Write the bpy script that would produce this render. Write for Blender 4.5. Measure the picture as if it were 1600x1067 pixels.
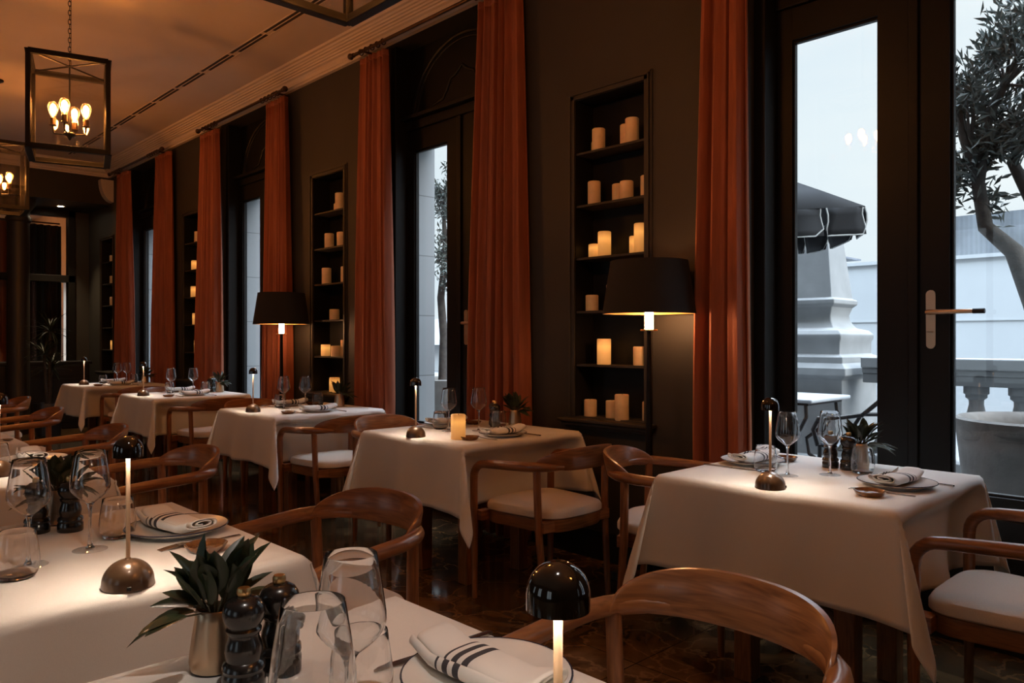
import bpy, math, random
from mathutils import Vector, Matrix
PI = math.pi
S = bpy.context.scene
C = S.collection
for o in list(bpy.data.objects):
    bpy.data.objects.remove(o)

# ------------------------------------------------------------------ camera, sky, exposure
cam_d = bpy.data.cameras.new('camera')
cam = bpy.data.objects.new('camera', cam_d)
C.objects.link(cam)
cam_d.sensor_width = 36.0
cam_d.lens = 27.0
cam_d.shift_y = -3.5 / 1600
cam_d.clip_start = 0.05
cam.location = (0, 0, 1.25)
cam.rotation_euler = (PI / 2, 0, PI / 2 - math.atan2(0.69409, 0.71989))
S.camera = cam

S.view_settings.view_transform = 'Standard'
S.view_settings.look = 'None'
S.view_settings.exposure = 0.22
S.view_settings.gamma = 1.0
S.view_settings.use_curve_mapping = False
S.cycles.transparent_max_bounces = 40
S.cycles.max_bounces = 10
S.cycles.diffuse_bounces = 4
S.cycles.caustics_reflective = False
S.cycles.caustics_refractive = False

W = bpy.data.worlds.new('dusk_sky')
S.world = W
W.use_nodes = True
wn, wl = W.node_tree.nodes, W.node_tree.links
wn.clear()
w_out = wn.new('ShaderNodeOutputWorld')
w_bg = wn.new('ShaderNodeBackground')
w_tc = wn.new('ShaderNodeTexCoord')
w_mp = wn.new('ShaderNodeMapping')
w_mp.inputs['Scale'].default_value = (1.0, 1.0, 3.0)
w_nz = wn.new('ShaderNodeTexNoise')
w_nz.inputs['Scale'].default_value = 1.6
w_nz.inputs['Detail'].default_value = 4
w_cr = wn.new('ShaderNodeValToRGB')
w_cr.color_ramp.elements[0].position = 0.35
w_cr.color_ramp.elements[0].color = (0.66, 0.78, 0.88, 1)
w_cr.color_ramp.elements[1].position = 0.68
w_cr.color_ramp.elements[1].color = (0.84, 0.90, 0.92, 1)
wl.new(w_tc.outputs['Generated'], w_mp.inputs['Vector'])
wl.new(w_mp.outputs['Vector'], w_nz.inputs['Vector'])
wl.new(w_nz.outputs['Fac'], w_cr.inputs['Fac'])
w_sx = wn.new('ShaderNodeSeparateXYZ')
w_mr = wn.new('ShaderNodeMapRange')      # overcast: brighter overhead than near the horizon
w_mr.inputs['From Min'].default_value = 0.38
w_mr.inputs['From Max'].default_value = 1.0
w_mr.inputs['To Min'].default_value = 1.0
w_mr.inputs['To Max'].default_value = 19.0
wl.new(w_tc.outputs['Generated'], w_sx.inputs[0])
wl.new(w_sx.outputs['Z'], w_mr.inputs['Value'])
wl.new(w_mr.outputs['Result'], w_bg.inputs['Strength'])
w_bl = wn.new('ShaderNodeMapRange')      # bluer overhead
w_bl.inputs['From Min'].default_value = 0.40
w_bl.inputs['From Max'].default_value = 0.9
w_mx = wn.new('ShaderNodeMixRGB')
w_mx.inputs['Color2'].default_value = (0.66, 0.80, 1.0, 1)
wl.new(w_sx.outputs['Z'], w_bl.inputs['Value'])
wl.new(w_bl.outputs['Result'], w_mx.inputs['Fac'])
wl.new(w_cr.outputs['Color'], w_mx.inputs['Color1'])
wl.new(w_mx.outputs['Color'], w_bg.inputs['Color'])
wl.new(w_bg.outputs['Background'], w_out.inputs['Surface'])
sun_d = bpy.data.lights.new('low_veiled_sun', 'SUN')
sun_d.energy = 2.4
sun_d.angle = math.radians(35)
sun_d.color = (1.0, 0.98, 0.95)
sun = bpy.data.objects.new('low_veiled_sun', sun_d)
C.objects.link(sun)
sun.rotation_euler = Vector((-1.0, -0.12, -0.55)).to_track_quat('-Z', 'Y').to_euler()

# ------------------------------------------------------------------ strengths of the lamps the place has
BULB_L = 390.0        # filament bulbs of the lanterns
TABLE_LED_L = 330.0  # LED ring under each table lamp's shade
FLOOR_LAMP_L = 85.0  # candle bulb of the floor lamps
CANDLE_L = 0.75      # LED candles that are on

# ------------------------------------------------------------------ materials
def new_mat(name):
    m = bpy.data.materials.new(name)
    m.use_nodes = True
    nt = m.node_tree
    return m, nt.nodes, nt.links, nt.nodes['Principled BSDF']

def mat(name, col, rough=0.5, metal=0.0, var=0.0, scale=8.0, bump=0.0, bscale=60.0, stretch=None, **kw):
    m, N, L, B = new_mat(name)
    B.inputs['Base Color'].default_value = (*col, 1)
    B.inputs['Roughness'].default_value = rough
    B.inputs['Metallic'].default_value = metal
    for k, v in kw.items():
        key = k.replace('_', ' ')
        B.inputs[key].default_value = v
    tc = N.new('ShaderNodeTexCoord')
    vec = tc.outputs['Object']
    if stretch:
        mp = N.new('ShaderNodeMapping')
        mp.inputs['Scale'].default_value = stretch
        L.new(vec, mp.inputs['Vector'])
        vec = mp.outputs['Vector']
    if var:
        nz = N.new('ShaderNodeTexNoise')
        nz.inputs['Scale'].default_value = scale
        nz.inputs['Detail'].default_value = 5
        L.new(vec, nz.inputs['Vector'])
        cr = N.new('ShaderNodeValToRGB')
        cr.color_ramp.elements[0].position = 0.3
        cr.color_ramp.elements[1].position = 0.7
        cr.color_ramp.elements[0].color = (*[c * (1 - var) for c in col], 1)
        cr.color_ramp.elements[1].color = (*[min(1, c * (1 + var)) for c in col], 1)
        L.new(nz.outputs['Fac'], cr.inputs['Fac'])
        L.new(cr.outputs['Color'], B.inputs['Base Color'])
    if bump:
        nb = N.new('ShaderNodeTexNoise')
        nb.inputs['Scale'].default_value = bscale
        nb.inputs['Detail'].default_value = 3
        L.new(vec, nb.inputs['Vector'])
        bp = N.new('ShaderNodeBump')
        bp.inputs['Strength'].default_value = bump
        bp.inputs['Distance'].default_value = 0.01
        L.new(nb.outputs['Fac'], bp.inputs['Height'])
        L.new(bp.outputs['Normal'], B.inputs['Normal'])
    return m

def emit(name, col, strength, base=(0.8, 0.8, 0.8)):
    m, N, L, B = new_mat(name)
    B.inputs['Base Color'].default_value = (*base, 1)
    B.inputs['Emission Color'].default_value = (*col, 1)
    B.inputs['Emission Strength'].default_value = strength
    return m

def thin_glass(name, tint=(0.97, 0.98, 0.98), f0=0.045, power=4.0, gain=0.9, edge=0.0):
    """Thin clear glass: see-through, with a mirror share that rises towards grazing view."""
    m, N, L, B = new_mat(name)
    N.remove(B)
    out = N['Material Output']
    tr = N.new('ShaderNodeBsdfTransparent')
    tr.inputs['Color'].default_value = (*tint, 1)
    gl = N.new('ShaderNodeBsdfGlossy')
    gl.inputs['Roughness'].default_value = 0.0
    lw = N.new('ShaderNodeLayerWeight')
    lw.inputs['Blend'].default_value = 0.5
    pw = N.new('ShaderNodeMath'); pw.operation = 'POWER'
    pw.inputs[1].default_value = power
    ml = N.new('ShaderNodeMath'); ml.operation = 'MULTIPLY_ADD'
    ml.inputs[1].default_value = gain - f0
    ml.inputs[2].default_value = f0
    mx = N.new('ShaderNodeMixShader')
    L.new(lw.outputs['Facing'], pw.inputs[0])
    L.new(pw.outputs[0], ml.inputs[0])
    L.new(ml.outputs[0], mx.inputs['Fac'])
    L.new(tr.outputs[0], mx.inputs[1])
    L.new(gl.outputs[0], mx.inputs[2])
    if edge:
        df = N.new('ShaderNodeBsdfTranslucent')
        df.inputs['Color'].default_value = (0.9, 0.9, 0.9, 1)
        d2 = N.new('ShaderNodeBsdfDiffuse')
        d2.inputs['Color'].default_value = (0.9, 0.9, 0.9, 1)
        ad = N.new('ShaderNodeMixShader'); ad.inputs['Fac'].default_value = 0.5
        L.new(df.outputs[0], ad.inputs[1]); L.new(d2.outputs[0], ad.inputs[2])
        p2 = N.new('ShaderNodeMath'); p2.operation = 'POWER'; p2.inputs[1].default_value = 5.0
        m2 = N.new('ShaderNodeMath'); m2.operation = 'MULTIPLY_ADD'; m2.inputs[1].default_value = edge; m2.inputs[2].default_value = 0.004
        L.new(lw.outputs['Facing'], p2.inputs[0]); L.new(p2.outputs[0], m2.inputs[0])
        m3 = N.new('ShaderNodeMixShader')
        L.new(m2.outputs[0], m3.inputs['Fac']); L.new(mx.outputs[0], m3.inputs[1]); L.new(ad.outputs[0], m3.inputs[2])
        mx = m3
    L.new(mx.outputs[0], out.inputs['Surface'])
    return m

def wood(name, dark, light, rough=0.32, stretch=(3, 3, 30), coat=0.25):
    m, N, L, B = new_mat(name)
    tc = N.new('ShaderNodeTexCoord')
    mp = N.new('ShaderNodeMapping')
    mp.inputs['Scale'].default_value = stretch
    nz = N.new('ShaderNodeTexNoise')
    nz.inputs['Scale'].default_value = 2.2
    nz.inputs['Detail'].default_value = 6
    nz.inputs['Distortion'].default_value = 1.2
    cr = N.new('ShaderNodeValToRGB')
    cr.color_ramp.elements[0].position = 0.32
    cr.color_ramp.elements[0].color = (*dark, 1)
    cr.color_ramp.elements[1].position = 0.7
    cr.color_ramp.elements[1].color = (*light, 1)
    L.new(tc.outputs['Object'], mp.inputs['Vector'])
    L.new(mp.outputs['Vector'], nz.inputs['Vector'])
    L.new(nz.outputs['Fac'], cr.inputs['Fac'])
    L.new(cr.outputs['Color'], B.inputs['Base Color'])
    B.inputs['Roughness'].default_value = rough
    B.inputs['Coat Weight'].default_value = coat
    B.inputs['Coat Roughness'].default_value = 0.2
    return m

def marble(name):
    m, N, L, B = new_mat(name)
    tc = N.new('ShaderNodeTexCoord')
    n1 = N.new('ShaderNodeTexNoise')
    n1.inputs['Scale'].default_value = 3.0
    n1.inputs['Detail'].default_value = 8
    n1.inputs['Distortion'].default_value = 2.2
    c1 = N.new('ShaderNodeValToRGB')
    e = c1.color_ramp.elements
    e[0].position = 0.35; e[0].color = (0.045, 0.026, 0.014, 1)
    e[1].position = 0.72; e[1].color = (0.23, 0.125, 0.052, 1)
    n2 = N.new('ShaderNodeTexVoronoi')
    n2.feature = 'DISTANCE_TO_EDGE'
    n2.inputs['Scale'].default_value = 5.0
    nd = N.new('ShaderNodeTexNoise')
    nd.inputs['Scale'].default_value = 4.0
    nd.inputs['Detail'].default_value = 6
    mv = N.new('ShaderNodeMixRGB'); mv.inputs['Fac'].default_value = 0.35
    c2 = N.new('ShaderNodeValToRGB')
    c2.color_ramp.elements[0].position = 0.0; c2.color_ramp.elements[0].color = (1, 1, 1, 1)
    c2.color_ramp.elements[1].position = 0.035; c2.color_ramp.elements[1].color = (0, 0, 0, 1)
    mx = N.new('ShaderNodeMixRGB')
    mx.inputs['Color2'].default_value = (0.42, 0.25, 0.11, 1)
    ms = N.new('ShaderNodeMath'); ms.operation = 'MULTIPLY'; ms.inputs[1].default_value = 0.55
    br = N.new('ShaderNodeTexBrick')
    br.offset = 0.0
    br.inputs['Scale'].default_value = 1.0
    br.inputs['Brick Width'].default_value = 0.6
    br.inputs['Row Height'].default_value = 0.6
    br.inputs['Mortar Size'].default_value = 0.0025
    br.inputs['Color1'].default_value = (1, 1, 1, 1)
    br.inputs['Color2'].default_value = (0.62, 0.62, 0.62, 1)
    br.inputs['Mortar'].default_value = (0.12, 0.12, 0.12, 1)
    mm = N.new('ShaderNodeMixRGB'); mm.blend_type = 'MULTIPLY'; mm.inputs['Fac'].default_value = 1.0
    o = tc.outputs['Object']
    L.new(o, n1.inputs['Vector']); L.new(n1.outputs['Fac'], c1.inputs['Fac'])
    L.new(o, nd.inputs['Vector']); L.new(o, mv.inputs['Color1']); L.new(nd.outputs['Color'], mv.inputs['Color2'])
    L.new(mv.outputs['Color'], n2.inputs['Vector']); L.new(n2.outputs['Distance'], c2.inputs['Fac'])
    L.new(c2.outputs['Color'], ms.inputs[0]); L.new(ms.outputs[0], mx.inputs['Fac'])
    L.new(c1.outputs['Color'], mx.inputs['Color1'])
    L.new(o, br.inputs['Vector'])
    L.new(mx.outputs['Color'], mm.inputs['Color1']); L.new(br.outputs['Color'], mm.inputs['Color2'])
    L.new(mm.outputs['Color'], B.inputs['Base Color'])
    B.inputs['Roughness'].default_value = 0.09
    return m

def napkin_mat(name):
    """White linen woven with three dark stripes across it (bands along the cloth's own length)."""
    m, N, L, B = new_mat(name)
    tc = N.new('ShaderNodeTexCoord')
    sx = N.new('ShaderNodeSeparateXYZ')
    L.new(tc.outputs['Object'], sx.inputs[0])
    total = None
    for (c, w) in ((0.010, 0.0065), (0.033, 0.0060), (0.053, 0.0025)):
        sb = N.new('ShaderNodeMath'); sb.operation = 'SUBTRACT'; sb.inputs[1].default_value = c
        ab = N.new('ShaderNodeMath'); ab.operation = 'ABSOLUTE'
        lt = N.new('ShaderNodeMath'); lt.operation = 'LESS_THAN'; lt.inputs[1].default_value = w
        L.new(sx.outputs['X'], sb.inputs[0]); L.new(sb.outputs[0], ab.inputs[0]); L.new(ab.outputs[0], lt.inputs[0])
        if total is None:
            total = lt.outputs[0]
        else:
            ad = N.new('ShaderNodeMath'); ad.operation = 'ADD'
            L.new(total, ad.inputs[0]); L.new(lt.outputs[0], ad.inputs[1]); total = ad.outputs[0]
    mx = N.new('ShaderNodeMixRGB')
    mx.inputs['Color1'].default_value = (0.78, 0.75, 0.71, 1)
    mx.inputs['Color2'].default_value = (0.045, 0.045, 0.055, 1)
    L.new(total, mx.inputs['Fac'])
    L.new(mx.outputs['Color'], B.inputs['Base Color'])
    B.inputs['Roughness'].default_value = 0.85
    nb = N.new('ShaderNodeTexNoise'); nb.inputs['Scale'].default_value = 700
    bp = N.new('ShaderNodeBump'); bp.inputs['Strength'].default_value = 0.25; bp.inputs['Distance'].default_value = 0.001
    L.new(tc.outputs['Object'], nb.inputs['Vector']); L.new(nb.outputs['Fac'], bp.inputs['Height']); L.new(bp.outputs['Normal'], B.inputs['Normal'])
    return m

def stone_blocks(name, col, bw=1.2, bh=0.48, rot=(PI / 2, 0, 0)):
    m, N, L, B = new_mat(name)
    tc = N.new('ShaderNodeTexCoord')
    mp = N.new('ShaderNodeMapping'); mp.inputs['Rotation'].default_value = rot
    br = N.new('ShaderNodeTexBrick')
    br.offset = 0.5
    br.inputs['Scale'].default_value = 1.0
    br.inputs['Brick Width'].default_value = bw
    br.inputs['Row Height'].default_value = bh
    br.inputs['Mortar Size'].default_value = 0.004
    br.inputs['Color1'].default_value = (*col, 1)
    br.inputs['Color2'].default_value = (*[c * 0.93 for c in col], 1)
    br.inputs['Mortar'].default_value = (*[c * 0.5 for c in col], 1)
    L.new(tc.outputs['Object'], mp.inputs['Vector'])
    L.new(mp.outputs['Vector'], br.inputs['Vector'])
    L.new(br.outputs['Color'], B.inputs['Base Color'])
    B.inputs['Roughness'].default_value = 0.8
    return m

def corrugated(name, col):
    m, N, L, B = new_mat(name)
    tc = N.new('ShaderNodeTexCoord')
    wv = N.new('ShaderNodeTexWave'); wv.inputs['Scale'].default_value = 2.2
    wv.inputs['Distortion'].default_value = 0.0
    nz = N.new('ShaderNodeTexNoise'); nz.inputs['Scale'].default_value = 1.4
    cr = N.new('ShaderNodeValToRGB')
    cr.color_ramp.elements[0].color = (*[c * 0.55 for c in col], 1)
    cr.color_ramp.elements[1].color = (*col, 1)
    cr.color_ramp.elements[0].position = 0.35; cr.color_ramp.elements[1].position = 0.6
    L.new(tc.outputs['Object'], wv.inputs['Vector']); L.new(tc.outputs['Object'], nz.inputs['Vector'])
    L.new(nz.outputs['Fac'], cr.inputs['Fac']); L.new(cr.outputs['Color'], B.inputs['Base Color'])
    bp = N.new('ShaderNodeBump'); bp.inputs['Distance'].default_value = 0.03
    L.new(wv.outputs['Fac'], bp.inputs['Height']); L.new(bp.outputs['Normal'], B.inputs['Normal'])
    B.inputs['Roughness'].default_value = 0.6
    return m

def candle_lit(name):
    """LED candle that is on: the wax glows strongest in the upper third."""
    m, N, L, B = new_mat(name)
    tc = N.new('ShaderNodeTexCoord')
    sx = N.new('ShaderNodeSeparateXYZ')
    L.new(tc.outputs['Generated'], sx.inputs[0])
    cr = N.new('ShaderNodeValToRGB')
    e = cr.color_ramp.elements
    e[0].position = 0.0; e[0].color = (0.30, 0.30, 0.30, 1)
    e[1].position = 1.0; e[1].color = (0.28, 0.28, 0.28, 1)
    k = cr.color_ramp.elements.new(0.70); k.color = (1, 1, 1, 1)
    k = cr.color_ramp.elements.new(0.45); k.color = (0.6, 0.6, 0.6, 1)
    L.new(sx.outputs['Z'], cr.inputs['Fac'])
    ml = N.new('ShaderNodeMath'); ml.operation = 'MULTIPLY'; ml.inputs[1].default_value = CANDLE_L
    L.new(cr.outputs['Color'], ml.inputs[0])
    L.new(ml.outputs[0], B.inputs['Emission Strength'])
    B.inputs['Emission Color'].default_value = (1.0, 0.42, 0.09, 1)
    B.inputs['Base Color'].default_value = (0.75, 0.52, 0.30, 1)
    B.inputs['Roughness'].default_value = 0.55
    return m

M = {}
M['wall'] = mat('dark_olive_wall_paint', (0.034, 0.029, 0.022), 0.62, var=0.08, scale=3, bump=0.04, bscale=120)
M['wall_black'] = mat('near_black_joinery', (0.009, 0.008, 0.007), 0.45, var=0.1, scale=5, Specular_IOR_Level=0.2)
M['niche'] = mat('dark_niche_paint', (0.030, 0.024, 0.017), 0.5, var=0.1, scale=6)
M['ceiling'] = mat('ceiling_plaster', (0.62, 0.50, 0.40), 0.85, var=0.05, scale=1.5)
M['cornice'] = mat('cornice_plaster', (0.66, 0.54, 0.43), 0.7, var=0.04, scale=4)
M['floor'] = marble('brown_marble_tiles')
M['track'] = mat('dark_slot', (0.03, 0.02, 0.015), 0.6, var=0.1)
M['velvet'] = mat('rust_velvet', (0.28, 0.075, 0.032), 0.75, var=0.22, scale=3.5, stretch=(7, 7, 0.7), bump=0.1, bscale=30, Sheen_Weight=0.5, Sheen_Roughness=0.4)
M['velvet'].node_tree.nodes['Principled BSDF'].inputs['Sheen Tint'].default_value = (1.0, 0.45, 0.2, 1)
M['bronze'] = mat('dark_bronze', (0.10, 0.06, 0.035), 0.35, 0.9, var=0.2, scale=20)
M['iron'] = mat('blackened_iron', (0.013, 0.011, 0.010), 0.42, 0.7, var=0.2, scale=30)
M['cloth'] = mat('off_white_tablecloth', (0.74, 0.69, 0.63), 0.9, var=0.025, scale=400, bump=0.12, bscale=900, Sheen_Weight=0.15)
M['seat'] = mat('cream_upholstery', (0.66, 0.56, 0.46), 0.85, var=0.06, scale=300, bump=0.15, bscale=700)
M['wood'] = wood('walnut', (0.165, 0.060, 0.020), (0.38, 0.150, 0.052))
M['wood2'] = wood('walnut_upright', (0.16, 0.058, 0.020), (0.35, 0.14, 0.050), stretch=(30, 30, 2.5))
M['glass'] = thin_glass('clear_glass', (0.99, 0.99, 0.99), 0.05, 4.0, 0.7, 0.35)
M['pane'] = thin_glass('window_glass', (0.97, 0.985, 0.985), 0.035, 4.5, 0.9)
M['lantern_pane'] = thin_glass('lantern_glass', (0.95, 0.93, 0.90), 0.06, 4.0, 0.9)
m, N, L, B = new_mat('solid_glass')
B.inputs['Transmission Weight'].default_value = 1.0
B.inputs['Roughness'].default_value = 0.0
B.inputs['IOR'].default_value = 1.5
B.inputs['Base Color'].default_value = (0.98, 0.98, 0.98, 1)
M['solid_glass'] = m
M['porcelain'] = mat('off_white_porcelain', (0.74, 0.71, 0.67), 0.22, var=0.02, scale=30, Coat_Weight=0.3)
M['rim'] = mat('dark_blue_rim_glaze', (0.02, 0.025, 0.05), 0.25, var=0.1)
M['glaze'] = mat('brown_reactive_glaze', (0.16, 0.062, 0.020), 0.18, var=0.5, scale=45, Coat_Weight=0.6)
M['napkin'] = napkin_mat('striped_linen')
M['steel'] = mat('brushed_steel', (0.42, 0.37, 0.33), 0.22, 1.0, var=0.1, scale=60)
M['mill'] = mat('black_lacquered_wood', (0.012, 0.010, 0.009), 0.25, var=0.2, scale=20, Coat_Weight=0.4)
M['brass'] = mat('brushed_brass', (0.72, 0.46, 0.20), 0.32, 1.0, var=0.12, scale=40)
M['pot'] = mat('brushed_champagne_metal', (0.60, 0.44, 0.30), 0.36, 1.0, var=0.06, scale=12)
M['lamp_dome'] = mat('polished_bronze_lit', (0.105, 0.056, 0.028), 0.28, 0.35, var=0.05, scale=10, Coat_Weight=0.35)  # lamp base: light from the LED above is put into the browner colour
M['lamp_shade'] = mat('polished_bronze_shaded', (0.016, 0.010, 0.006), 0.10, 0.2, var=0.05, Coat_Weight=1.0)  # same bronze as the base, its unlit look put into a darker colour
M['lamp_stem'] = mat('satin_bronze_stem', (0.70, 0.46, 0.28), 0.45, 0.6, var=0.05)
M['leaf'] = mat('dark_green_leaf', (0.030, 0.044, 0.020), 0.38, var=0.45, scale=25)
M['stalk'] = mat('leaf_stalk', (0.05, 0.045, 0.02), 0.6, var=0.2)
M['soil'] = mat('dark_soil', (0.03, 0.022, 0.015), 0.9, var=0.4, scale=60)
M['wax'] = mat('cream_wax_faint_glow', (0.72, 0.50, 0.30), 0.5, var=0.10, scale=18, Subsurface_Weight=0.2, Emission_Color=(1.0, 0.40, 0.10, 1), Emission_Strength=0.035)  # unlit candles: a faint amber glow is put into the wax
M['wax_lit'] = candle_lit('glowing_wax')
M['wick'] = mat('wick', (0.05, 0.04, 0.03), 0.9, var=0.1)
M['shade'] = mat('black_lampshade_fabric', (0.012, 0.010, 0.009), 0.9, var=0.1, scale=200)
M['shade_gold'] = mat('gold_shade_lining', (0.70, 0.42, 0.16), 0.45, 0.6, var=0.08)
M['bulb'] = thin_glass('amber_bulb_glass', (1.0, 0.86, 0.62), 0.05, 4.0, 0.8, 0.25)
M['filament'] = emit('filament_glow', (1.0, 0.41, 0.115), BULB_L)
M['led'] = emit('lamp_led_glow', (1.0, 0.83, 0.66), TABLE_LED_L)
M['floor_bulb'] = emit('candle_bulb_glow', (1.0, 0.50, 0.22), FLOOR_LAMP_L)
M['spot'] = emit('downlight_glow', (1.0, 0.80, 0.55), 60.0)
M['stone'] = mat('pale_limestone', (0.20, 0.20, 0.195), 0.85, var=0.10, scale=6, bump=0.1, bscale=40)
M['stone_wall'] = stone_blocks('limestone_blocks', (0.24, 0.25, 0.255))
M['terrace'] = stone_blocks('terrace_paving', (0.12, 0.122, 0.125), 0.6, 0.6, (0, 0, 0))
M['far_wall'] = mat('pale_render', (0.40, 0.41, 0.41), 0.9, var=0.06, scale=0.8)
M['corrugated'] = corrugated('corrugated_sheet', (0.22, 0.24, 0.26))
M['slate'] = mat('dark_roof', (0.10, 0.11, 0.13), 0.6, var=0.2, scale=3)
M['canvas'] = mat('charcoal_canvas', (0.006, 0.006, 0.007), 0.9, var=0.15, scale=5)
M['trimming'] = mat('pale_piping', (0.40, 0.40, 0.38), 0.8, var=0.05)
M['concrete'] = mat('weathered_concrete', (0.14, 0.126, 0.112), 0.85, var=0.25, scale=7, bump=0.2, bscale=30)
M['bark'] = mat('olive_bark', (0.060, 0.052, 0.045), 0.9, var=0.35, scale=20, bump=0.5, bscale=40)
M['olive'] = mat('olive_leaf', (0.10, 0.115, 0.10), 0.6, var=0.4, scale=15)
M['rattan'] = mat('black_rattan', (0.022, 0.024, 0.030), 0.5, var=0.3, scale=90, bump=0.5, bscale=200)
M['white_top'] = mat('pale_table_top', (0.30, 0.31, 0.32), 0.4, var=0.05)
M['sideboard'] = mat('black_painted_wood', (0.022, 0.022, 0.024), 0.35, var=0.2, scale=8)
M['black_curtain'] = mat('black_drape', (0.012, 0.010, 0.009), 0.9, var=0.2, scale=10)
M['white_metal'] = mat('white_enamel', (0.7, 0.7, 0.7), 0.4, var=0.03)
M['rubber'] = mat('black_rubber', (0.012, 0.012, 0.012), 0.6, var=0.1)

# ------------------------------------------------------------------ mesh helpers
class MB:
    """Collects vertices and faces of ONE mesh."""
    def __init__(s):
        s.v, s.f, s.m = [], [], []
    def add(s, vs, fs, mi=0):
        b = len(s.v)
        s.v.extend(tuple(p) for p in vs)
        s.f.extend(tuple(i + b for i in f) for f in fs)
        s.m.extend([mi] * len(fs))
        return s
    def box(s, x0, x1, y0, y1, z0, z1, mi=0):
        vs = [(x, y, z) for x in (x0, x1) for y in (y0, y1) for z in (z0, z1)]
        return s.add(vs, [(0, 1, 3, 2), (4, 6, 7, 5), (0, 4, 5, 1), (2, 3, 7, 6), (0, 2, 6, 4), (1, 5, 7, 3)], mi)
    def lathe(s, prof, n=32, c=(0, 0, 0), mi=0, sx=1.0, sy=1.0, rot=0.0):
        """prof: (r, z) from one end to the other; r = 0 closes with a pole."""
        vs, rows = [], []
        for (r, z) in prof:
            if r <= 1e-7:
                rows.append([len(vs)]); vs.append((c[0], c[1], c[2] + z))
            else:
                rows.append(list(range(len(vs), len(vs) + n)))
                vs += [(c[0] + sx * r * math.cos(2 * PI * i / n + rot), c[1] + sy * r * math.sin(2 * PI * i / n + rot), c[2] + z) for i in range(n)]
        fs = []
        for a, b in zip(rows, rows[1:]):
            for i in range(n):
                j = (i + 1) % n
                if len(a) == 1 and len(b) == 1:
                    continue
                if len(a) == 1:
                    fs.append((a[0], b[j], b[i]))
                elif len(b) == 1:
                    fs.append((a[i], a[j], b[0]))
                else:
                    fs.append((a[i], a[j], b[j], b[i]))
        return s.add(vs, fs, mi)
    def tube(s, pts, rad, n=10, closed=False, cap=True, mi=0, flat=1.0):
        P = [Vector(p) for p in pts]
        k = len(P)
        R = rad if isinstance(rad, (list, tuple)) else [rad] * k
        T = []
        for i in range(k):
            a = P[(i - 1) % k] if (closed or i > 0) else P[0]
            b = P[(i + 1) % k] if (closed or i < k - 1) else P[-1]
            T.append((b - a).normalized())
        up = Vector((0, 0, 1)) if abs(T[0].z) < 0.9 else Vector((1, 0, 0))
        nrm = (up - T[0] * up.dot(T[0])).normalized()
        vs = []
        for i in range(k):
            nrm = (nrm - T[i] * nrm.dot(T[i]))
            nrm = nrm.normalized() if nrm.length > 1e-6 else T[i].orthogonal().normalized()
            bi = T[i].cross(nrm)
            for j in range(n):
                a = 2 * PI * j / n
                vs.append(P[i] + nrm * (math.cos(a) * R[i]) + bi * (math.sin(a) * R[i] * flat))
        fs = []
        for i in range(k if closed else k - 1):
            for j in range(n):
                a, b = i * n + j, i * n + (j + 1) % n
                c, d = ((i + 1) % k) * n + (j + 1) % n, ((i + 1) % k) * n + j
                fs.append((a, b, c, d))
        if cap and not closed:
            fs.append(tuple(reversed(range(n))))
            fs.append(tuple(range((k - 1) * n, k * n)))
        return s.add(vs, fs, mi)
    def grid(s, rows, mi=0, wrap=False):
        """rows: list of equal-length point lists."""
        n = len(rows[0])
        vs = [p for r in rows for p in r]
        fs = []
        for i in range(len(rows) - 1):
            for j in range(n if wrap else n - 1):
                k = (j + 1) % n
                fs.append((i * n + j, i * n + k, (i + 1) * n + k, (i + 1) * n + j))
        return s.add(vs, fs, mi)
    def sweep(s, prof, length_axis_pts, mi=0):
        """prof: closed list of (a, b) offsets; length_axis_pts: list of functions mapping (a, b) to a point."""
        rows = [[fn(a, b) for (a, b) in prof] for fn in length_axis_pts]
        s.grid(rows, mi, wrap=True)
        n = len(prof)
        s.add(rows[0], [tuple(range(n))], mi)
        s.add(rows[-1], [tuple(reversed(range(n)))], mi)
        return s
    def build(s, name, mats, parent=None, smooth=True, bevel=0.0, angle=40, solid=0.0, loc=None, rz=0.0, sub=0):
        me = bpy.data.meshes.new(name)
        me.from_pydata(s.v, [], s.f)
        for mm in (mats if isinstance(mats, (list, tuple)) else [mats]):
            me.materials.append(M[mm] if isinstance(mm, str) else mm)
        if any(s.m):
            me.polygons.foreach_set('material_index', s.m)
        import bmesh
        bm = bmesh.new(); bm.from_mesh(me)
        bmesh.ops.remove_doubles(bm, verts=bm.verts, dist=1e-6)
        bmesh.ops.recalc_face_normals(bm, faces=bm.faces)
        if smooth:
            for f in bm.faces: f.smooth = True
            ca = math.cos(math.radians(angle))
            for e in bm.edges:
                if len(e.link_faces) == 2 and e.link_faces[0].normal.dot(e.link_faces[1].normal) < ca:
                    e.smooth = False
        bm.to_mesh(me); bm.free()
        o = bpy.data.objects.new(name, me)
        C.objects.link(o)
        if parent: o.parent = parent
        if loc: o.location = loc
        if rz: o.rotation_euler.z = rz
        if solid:
            md = o.modifiers.new('thickness', 'SOLIDIFY'); md.thickness = solid; md.offset = 0
        if bevel:
            md = o.modifiers.new('edge', 'BEVEL'); md.width = bevel; md.segments = 2; md.limit_method = 'ANGLE'; md.angle_limit = math.radians(40)
        if sub:
            md = o.modifiers.new('smooth', 'SUBSURF'); md.levels = sub; md.render_levels = sub
        return o

def tag(o, label=None, cat=None, group=None, kind=None):
    if label: o['label'] = label
    if cat: o['category'] = cat
    if group: o['group'] = group
    if kind: o['kind'] = kind
    return o

def empty(name, loc=(0, 0, 0), rz=0.0):
    o = bpy.data.objects.new(name, None)
    o.empty_display_size = 0.05
    C.objects.link(o)
    o.location = loc
    o.rotation_euler = (0, 0, rz)
    return o

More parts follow.
